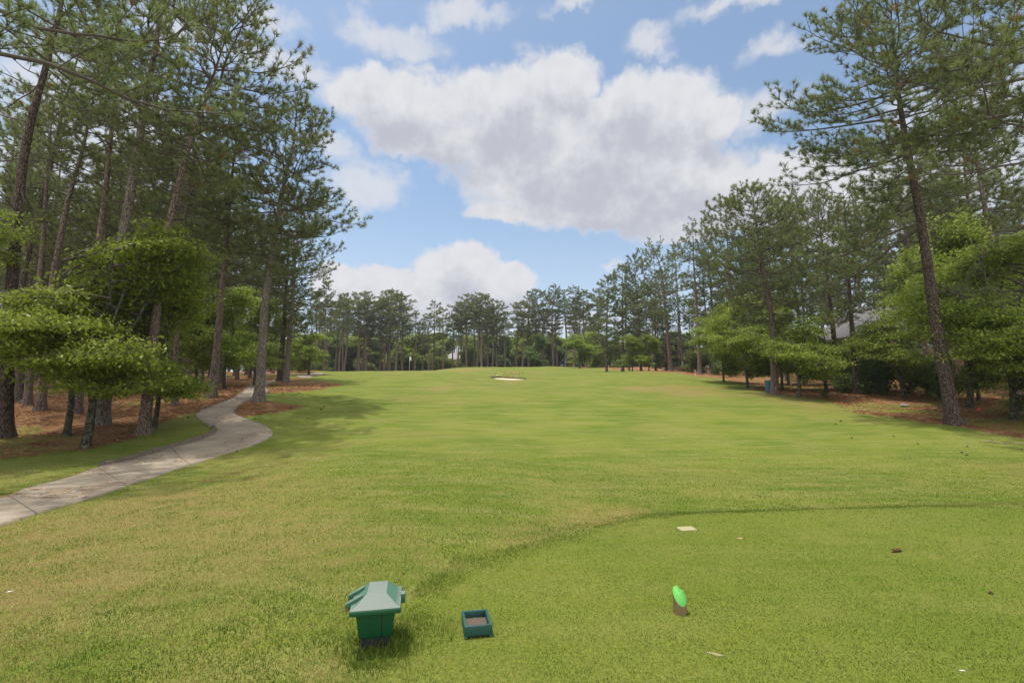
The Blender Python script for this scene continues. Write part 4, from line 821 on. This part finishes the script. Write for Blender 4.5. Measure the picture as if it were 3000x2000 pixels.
lump('bark_chip', 2903, 1739, (.035, .02, .02), plain('dark_bark_crumb', (.09, .045, .03), .95, .5, 60), 'tiny brown bark crumb near the right edge of the tee', 'bark', seed=3, rough=.3)
WH = plain('white_scrap', (.75, .73, .72), .7, .05); lump('broken_tee', 2820, 1965, (.035, .007, .008), WH, 'white broken golf tee lying at the bottom right', 'golf tee', seed=4, rz=-.1, rough=.1)
lump('broken_tee', 30, 1733, (.05, .02, .01), WH, 'pale scrap lying in the rough at the far left', 'scrap', seed=5, rz=.5)
lump('sand_divot', 2096, 1916, (.10, .03, .004), plain('divot_sand', (.27, .24, .11), .95, .3, 60), 'small sandy divot patch on the tee right of the marker', 'divot', seed=6, rz=-.5, rough=.25)
lump('sand_divot', 2167, 1578, (.07, .04, .014), plain('straw_scrap', (.50, .27, .15), .9, .2), 'small tan divot scrap behind the green-topped marker', 'divot', seed=7, rough=.25)
lump('rock', 2650, 1191, (.42, .3, .16), plain('grey_rock', (.28, .26, .24), .9, .25, 8, .8, 30), 'flat grey rock half sunk in the straw below the shrubs', 'rock', seed=8, rough=.1)
lump('rock', 70, 1181, (.5, .3, .22), plain('dark_rock', (.09, .075, .065), .9, .3, 8, .8, 30), 'dark stone lying between the pines at the left edge', 'rock', seed=9, rough=.12)
# pine cones
CONE = plain('pine_cone_brown', (.13, .085, .055), .9, .4, 80)
b = B(); rr = np.random.default_rng(3)
for k in range(70):
    t = k / 70; a = k * 2.4; r0 = .034 * math.sin(PI * (t * .86 + .12)) ** .8; z = -.055 + .11 * t; d = np.array([math.cos(a), math.sin(a), .35]); s_ = np.array([-math.sin(a), math.cos(a), 0]) * .010; p = np.array([r0 * .45 * math.cos(a), r0 * .45 * math.sin(a), z]); e = p + d * r0 * .75
    b.add([p - s_ * .5, p + s_ * .5, e + s_, e - s_, (p + e) / 2 - UP * .006], q=[(0, 1, 2, 3)], t=[(0, 3, 4), (1, 4, 2), (3, 2, 4)])
b.tube([(0, 0, -.05), (0, 0, 0), (0, 0, .05)], [.012, .018, .006], 8); CM = b.mesh('pine_cone', CONE)
cones = [(695, 1323, 'dark pine cone on the grass at the right edge of the path bend'), (747, 1226, 'pine cone on the grass between the two straw islands at left'), (875, 1152, 'pine cone on the grass just below the far straw island'), (828, 1154, 'leftmost pine cone below the far straw island'),
         (950, 1192, 'upper pine cone in the tree shadow on the fairway'), (941, 1199, 'lower pine cone in the tree shadow on the fairway'), (900, 1227, 'pine cone below the shadow on the fairway'), (819, 1245, 'pine cone on the grass right of the widest part of the path'),
         (2618, 1278, 'pine cone at the left end of the scatter in front of the big leaning pine'), (2689, 1301, 'pine cone in front of the big leaning pine, second from left'), (2834, 1309, 'pine cone below the fallen stick'), (2832, 1334, 'lowest pine cone of those right of the big leaning pine'), (2818, 1326, 'pine cone beside the lowest one at right'), (2463, 1234, 'pine cone on the grass by the straw edge, upper one'), (2448, 1243, 'pine cone on the grass by the straw edge, lower one'), (2496, 1283, 'lone pine cone on the right part of the fairway'),
         (2994, 1317, 'pine cone at the right edge in the shadow'), (2651, 1174, 'pine cone in the straw behind the grey rock'), (583, 1205, 'pine cone by the left edge of the path'), (489, 1208, 'pine cone in the straw above the grass verge'), (448, 1226, 'pine cone on the grass verge, left one'), (551, 1223, 'pine cone on the grass verge, right one'), (100, 1300, 'pine cone in the straw near the left edge')] + \
        [(x_, y_, 'small pine cone scattered on the far straw island') for x_, y_ in ((820, 1137), (842, 1136), (860, 1131), (871, 1137), (875, 1135), (865, 1134), (892, 1130), (949, 1126), (961, 1126), (924, 1124))]
for k, (px, py, lb) in enumerate(cones):
    q = hit(px, py); o = link('pine_cone', CM); s_ = rnd.uniform(.5, .75) * (1.5 if q[1] > 20 else 1); o.scale = (s_, s_, s_); o.location = (q[0], q[1], q[2] + .028 * s_); o.rotation_euler = (R(rnd.uniform(70, 100)), 0, rnd.uniform(0, 6.28)); tag(o, lb, 'pine cone', 'fallen pine cones')
# fallen sticks
STK = plain('dead_stick', (.24, .19, .15), .9, .3, 20)
def stick(pts, r0, label):
    q0 = hit(*pts[0]); b = B(); P_ = []
    for k, (px, py) in enumerate(pts): q = hit(px, py); P_.append(np.array([q[0], q[1], q[2] + .03 + .03 * math.sin(k * 1.7)]))
    P_ = np.array(P_); L0 = P_[0].copy(); b.tube(P_ - L0, np.linspace(r0, r0 * .4, len(P_)), 5, 0, True)
    for k in range(1, len(P_) - 1): b.tube([P_[k] - L0, P_[k] - L0 + np.array([.18, .12 * (-1) ** k, .10])], [r0 * .5, r0 * .2], 4)
    o = link('fallen_stick', b.mesh('fallen_stick', STK)); o.location = tuple(L0); tag(o, label, 'stick')
stick([(2882, 1296), (2900, 1298), (2915, 1299), (2935, 1299), (2952, 1304)], .022, 'forked fallen stick on the grass right of the big leaning pine')
stick([(2970, 1306), (2985, 1305), (3010, 1303)], .014, 'thin fallen stick at the right edge of the grass')
stick([(2868, 1297), (2882, 1301)], .010, 'short thin stick just left below the forked one')
stick([(948, 1164), (953, 1168), (958, 1166), (963, 1163)], .022, 'small dead branch on the fairway beside the left tree shadows')

# ------------------------------------------------------------------ green bin, stakes, flag, utility flag
BIN = plain('blue_green_bin_plastic', (.05, .13, .17), .5, .1, 4, .15); q0 = hit(2253, 1151); n = 8; hb = .80
bn = empty('litter_bin', tuple(q0), 'blue-green eight-sided bin standing on the straw edge below the dogwoods', 'bin')
a = np.arange(n) * 2 * PI / n + .39; b = B(); v = []
for z, r_ in ((-.05, .215), (0, .215), (hb, .235)): v += [(r_ * math.cos(t), r_ * math.sin(t), z) for t in a]
b.add(v, [(k * n + j, k * n + (j + 1) % n, (k + 1) * n + (j + 1) % n, (k + 1) * n + j) for k in range(2) for j in range(n)]); link('body', b.mesh('body', BIN), bn)
b = B(); v = []
for z, r_ in ((hb - .01, .25), (hb + .035, .25), (hb + .05, .22), (hb + .052, .12), (hb + .03, .11)): v += [(r_ * math.cos(t), r_ * math.sin(t), z) for t in a]
b.add(v, [(k * n + j, k * n + (j + 1) % n, (k + 1) * n + (j + 1) % n, (k + 1) * n + j) for k in range(4) for j in range(n)]); b.add([(.11 * math.cos(t), .11 * math.sin(t), hb + .03) for t in a] + [(0, 0, hb + .03)], t=[(j, (j + 1) % n, n) for j in range(n)]); link('lid', b.mesh('lid', plain('bin_lid_grey_green', (.14, .22, .22), .5, .1)), bn)
STW = plain('white_stake_paint', (.72, .72, .70), .7, .08)
for px, py, Y, hh, lb in ((2037, 1101, None, .75, 'white stake left of the bare-stemmed pine at the fairway edge'), (486, 1144, 33, .7, 'thin pale stake in the straw among the left pines'), (662, 1109, 44, .8, 'thin pale stake behind the dark dogwood stem by the path'), (1783, 1070, 100, .9, 'white stake near the green, left of the drooping pine'), (2318, 1140, 36, .7, 'short pale stake in the straw right of the green bin')):
    q = hit(px, py) if Y is None else at(px, py, Y); g0 = gp(q[0], q[1]); b = B(); b.tube([(0, 0, -.1), (0, 0, hh * .95), (0, 0, hh)], [.028, .026, .008], 8, 0, True); o = link('stake', b.mesh('stake', STW)); o.location = g0; tag(o, lb, 'stake', 'pale marker stakes')
fy = 118.; fq = at(1199.5, 1070, fy); fz = float(h(fq[0], fy)); fs = empty('flagstick', (fq[0], fy, fz), 'white flag on a thin pole on the green', 'golf flag')
top = at(1199, 1043, fy)[2] - fz
b = B(); b.tube([(0, 0, -.1), (0, 0, top)], .035, 8, 0, True); link('pole', b.mesh('pole', STW), fs)
n = 9; b = B(); gx_ = np.linspace(0, 1, n); v = np.concatenate([np.stack([.03 + .42 * gx_, .09 * np.sin(gx_ * 5) + s_, top - .03 - .42 * gx_ ** 1.3 - z_ * (1 - .25 * gx_)], 1) for z_ in (0, 1.0) for s_ in (0, .012)])
b.add(v, [(k, k + 1, k + 1 + 2*n, k + 2*n) for k in range(n-1)] + [(k + n, k + 3*n, k + 1 + 3*n, k + 1 + n) for k in range(n-1)]); link('flag', b.mesh('flag', plain('white_flag_cloth', (.8, .82, .85), .8, .05)), fs)
q = hit(2869, 1210); uf = empty('marker_flag', tuple(q), 'small pink-red wire marker flag in the shade under the layered tree', 'marker flag')
b = B(); b.tube([(0, 0, -.05), (0, 0, .3)], .004, 5, 0, True); link('wire', b.mesh('wire', BLK), uf)
b = B(); b.add([(0, 0, .28), (.11, -.02, .13), (.0, -.03, .05), (-.09, .02, .13), (0, .012, .28), (.11, -.008, .13), (.0, -.018, .05), (-.09, .032, .13)], [(0, 3, 2, 1), (4, 5, 6, 7), (0, 1, 5, 4), (1, 2, 6, 5), (2, 3, 7, 6), (3, 0, 4, 7)]); link('flag', b.mesh('flag', plain('pink_red_flag', (.75, .06, .07), .7, .05)), uf)

# ------------------------------------------------------------------ houses
def house(loc, wd, dp, eave, ridge, rl, label, wallm, roofm, rz=0, detail=True):
    r = empty('house', loc, label, 'house', None, rz)
    b = B(); b.box((wd/2, dp/2, eave/2 - .5), (wd, dp, eave + 1)); link('wall', b.mesh('wall', wallm), r)
    o_ = .7; x0, x1, y0, y1 = -o_, wd + o_, -o_, dp + o_; cx0 = (wd - rl) / 2; v = [(x0, y0, eave), (x1, y0, eave), (x1, y1, eave), (x0, y1, eave), (cx0, dp/2, ridge), (cx0 + rl, dp/2, ridge)]; lo = [(a_, c_, e_ - .22) for a_, c_, e_ in v[:4]]
    b = B(); b.add(v + lo, q=[(0, 1, 5, 4), (2, 3, 4, 5), (6, 7, 1, 0), (7, 8, 2, 1), (8, 9, 3, 2), (9, 6, 0, 3), (9, 8, 7, 6)], t=[(1, 2, 5), (3, 0, 4)]); rf = link('roof', b.mesh('roof', roofm), r)
    return r, rf
BRK = plain('brown_brick', (.135, .085, .055), .95, .3, 10, .5, 30, .1, (1, 1, 3)); SH, nt = mat('grey_shingles'); g = G(nt); tc = g.n('ShaderNodeTexCoord').outputs['Object']
br = g.n('ShaderNodeTexBrick'); g.set(br.inputs[0], g.mapping(tc, (2.2, 2.2, 6))); br.inputs['Color1'].default_value = (.19, .18, .19, 1); br.inputs['Color2'].default_value = (.14, .135, .145, 1); br.inputs['Mortar'].default_value = (.09, .085, .09, 1); br.inputs['Mortar Size'].default_value = .03
g.out(g.bsdf(g.mix(1., br.outputs[0], g.smooth(g.noise(tc, 8, 5), .2, .8, .8, 1.2), 'MULTIPLY'), .95))
hx = 35.2; hz = float(h(40, 50)) - .2; HR, HRF = house((hx, 48, hz), 12.5, 10, 7.75 - hz, 11.5 - hz, 4.0, 'two-storey brown brick house with grey hip roof half hidden behind the right-hand trees', BRK, SH)
TRIM = plain('dark_brown_trim', (.06, .04, .03), .7, .2); GL = plain('dark_window_glass', (.012, .014, .016), .12, .3, 2, spec=.8); TAN = plain('tan_stucco', (.22, .155, .105), .9, .15)
e = 7.75 - hz
for x_, z_, w_, h_ in ((1.2, 2.9, 1.3, 1.4), (3.6, 2.9, 1.3, 1.4), (1.2, .8, 1.3, 1.3), (3.6, .8, 1.3, 1.3), (10.6, 2.9, 1.2, 1.4), (10.6, .8, 1.2, 1.3)):
    b = B(); 
    for dx, dz, ww, hh in ((0, h_/2, w_ + .16, .08), (0, -h_/2, w_ + .16, .08), (-w_/2, 0, .08, h_ - .08), (w_/2, 0, .08, h_ - .08), (0, 0, .05, h_ - .08)): b.box((x_ + dx, -.04, z_ + dz), (ww, .09, hh))
    wf_ = link('window', b.mesh('window', TRIM), HR); b = B(); b.box((x_, -.012, z_), (w_ - .08, .02, h_ - .08)); link('pane', b.mesh('pane', GL), wf_)
b = B(); b.box((7.2, -.9, 2.0), (4.2, 1.8, .22)); b.box((7.2, -1.72, 2.55), (4.2, .14, .88)); b.box((5.17, -.9, 2.55), (.14, 1.5, .88)); b.box((9.23, -.9, 2.55), (.14, 1.5, .88)); b.box((5.25, -1.66, -.1), (.3, .3, 3.98)); b.box((9.15, -1.66, -.1), (.3, .3, 3.98)); b.box((5.25, -1.66, 3.7), (.22, .22, 1.42)); b.box((9.15, -1.66, 3.7), (.22, .22, 1.42))
link('balcony', b.mesh('balcony', TAN), HR)
for z_, hh in ((3.25, 2.1), (.85, 2.1)):
    b = B(); b.box((7.2, -.014, z_), (2.6, .03, hh)); link('door', b.mesh('door', GL), HR)
for x_, y_, w_ in ((7.9, 2.2, .35), (10.2, 3.2, .7)):
    b = B(); zr = e + (11.5 - 7.75) * (y_ + .7) / 5.7; b.box((x_, y_, zr + .12), (w_, .4, .3)); link('vent', b.mesh('vent', TRIM), HRF)
fz_ = float(h(-19, 146)); FH, _r = house((-21.2, 147, fz_ - .3), 6, 8, 13.0 - fz_, 15.6 - fz_, 1.5, 'low house with pale grey roof glimpsed between the far trunks', BRK, plain('pale_grey_roof', (.34, .33, .33), .9, .1, 3, 0, 10))
for x_ in (1.5, 4.2):
    b = B(); b.box((x_, -.03, 1.7), (1.1, .06, 1.3)); link('window', b.mesh('window', GL), FH)

# ------------------------------------------------------------------ air
HZ, nt = mat('thin_air_haze'); vp = nt.nodes.new('ShaderNodeVolumePrincipled'); vp.inputs['Color'].default_value = (.88, .92, 1, 1); vp.inputs['Density'].default_value = .0003; vp.inputs['Anisotropy'].default_value = .2
mo = nt.nodes.new('ShaderNodeOutputMaterial'); nt.links.new(vp.outputs[0], mo.inputs['Volume'])
b = B(); b.box((0, 420, 18), (3400, 1080, 44)); hzo = link('haze', b.mesh('haze', HZ)); hzo['kind'] = 'stuff'; hzo['label'] = 'thin pale air haze between the near and far trees'
scn.cycles.volume_bounces = 0
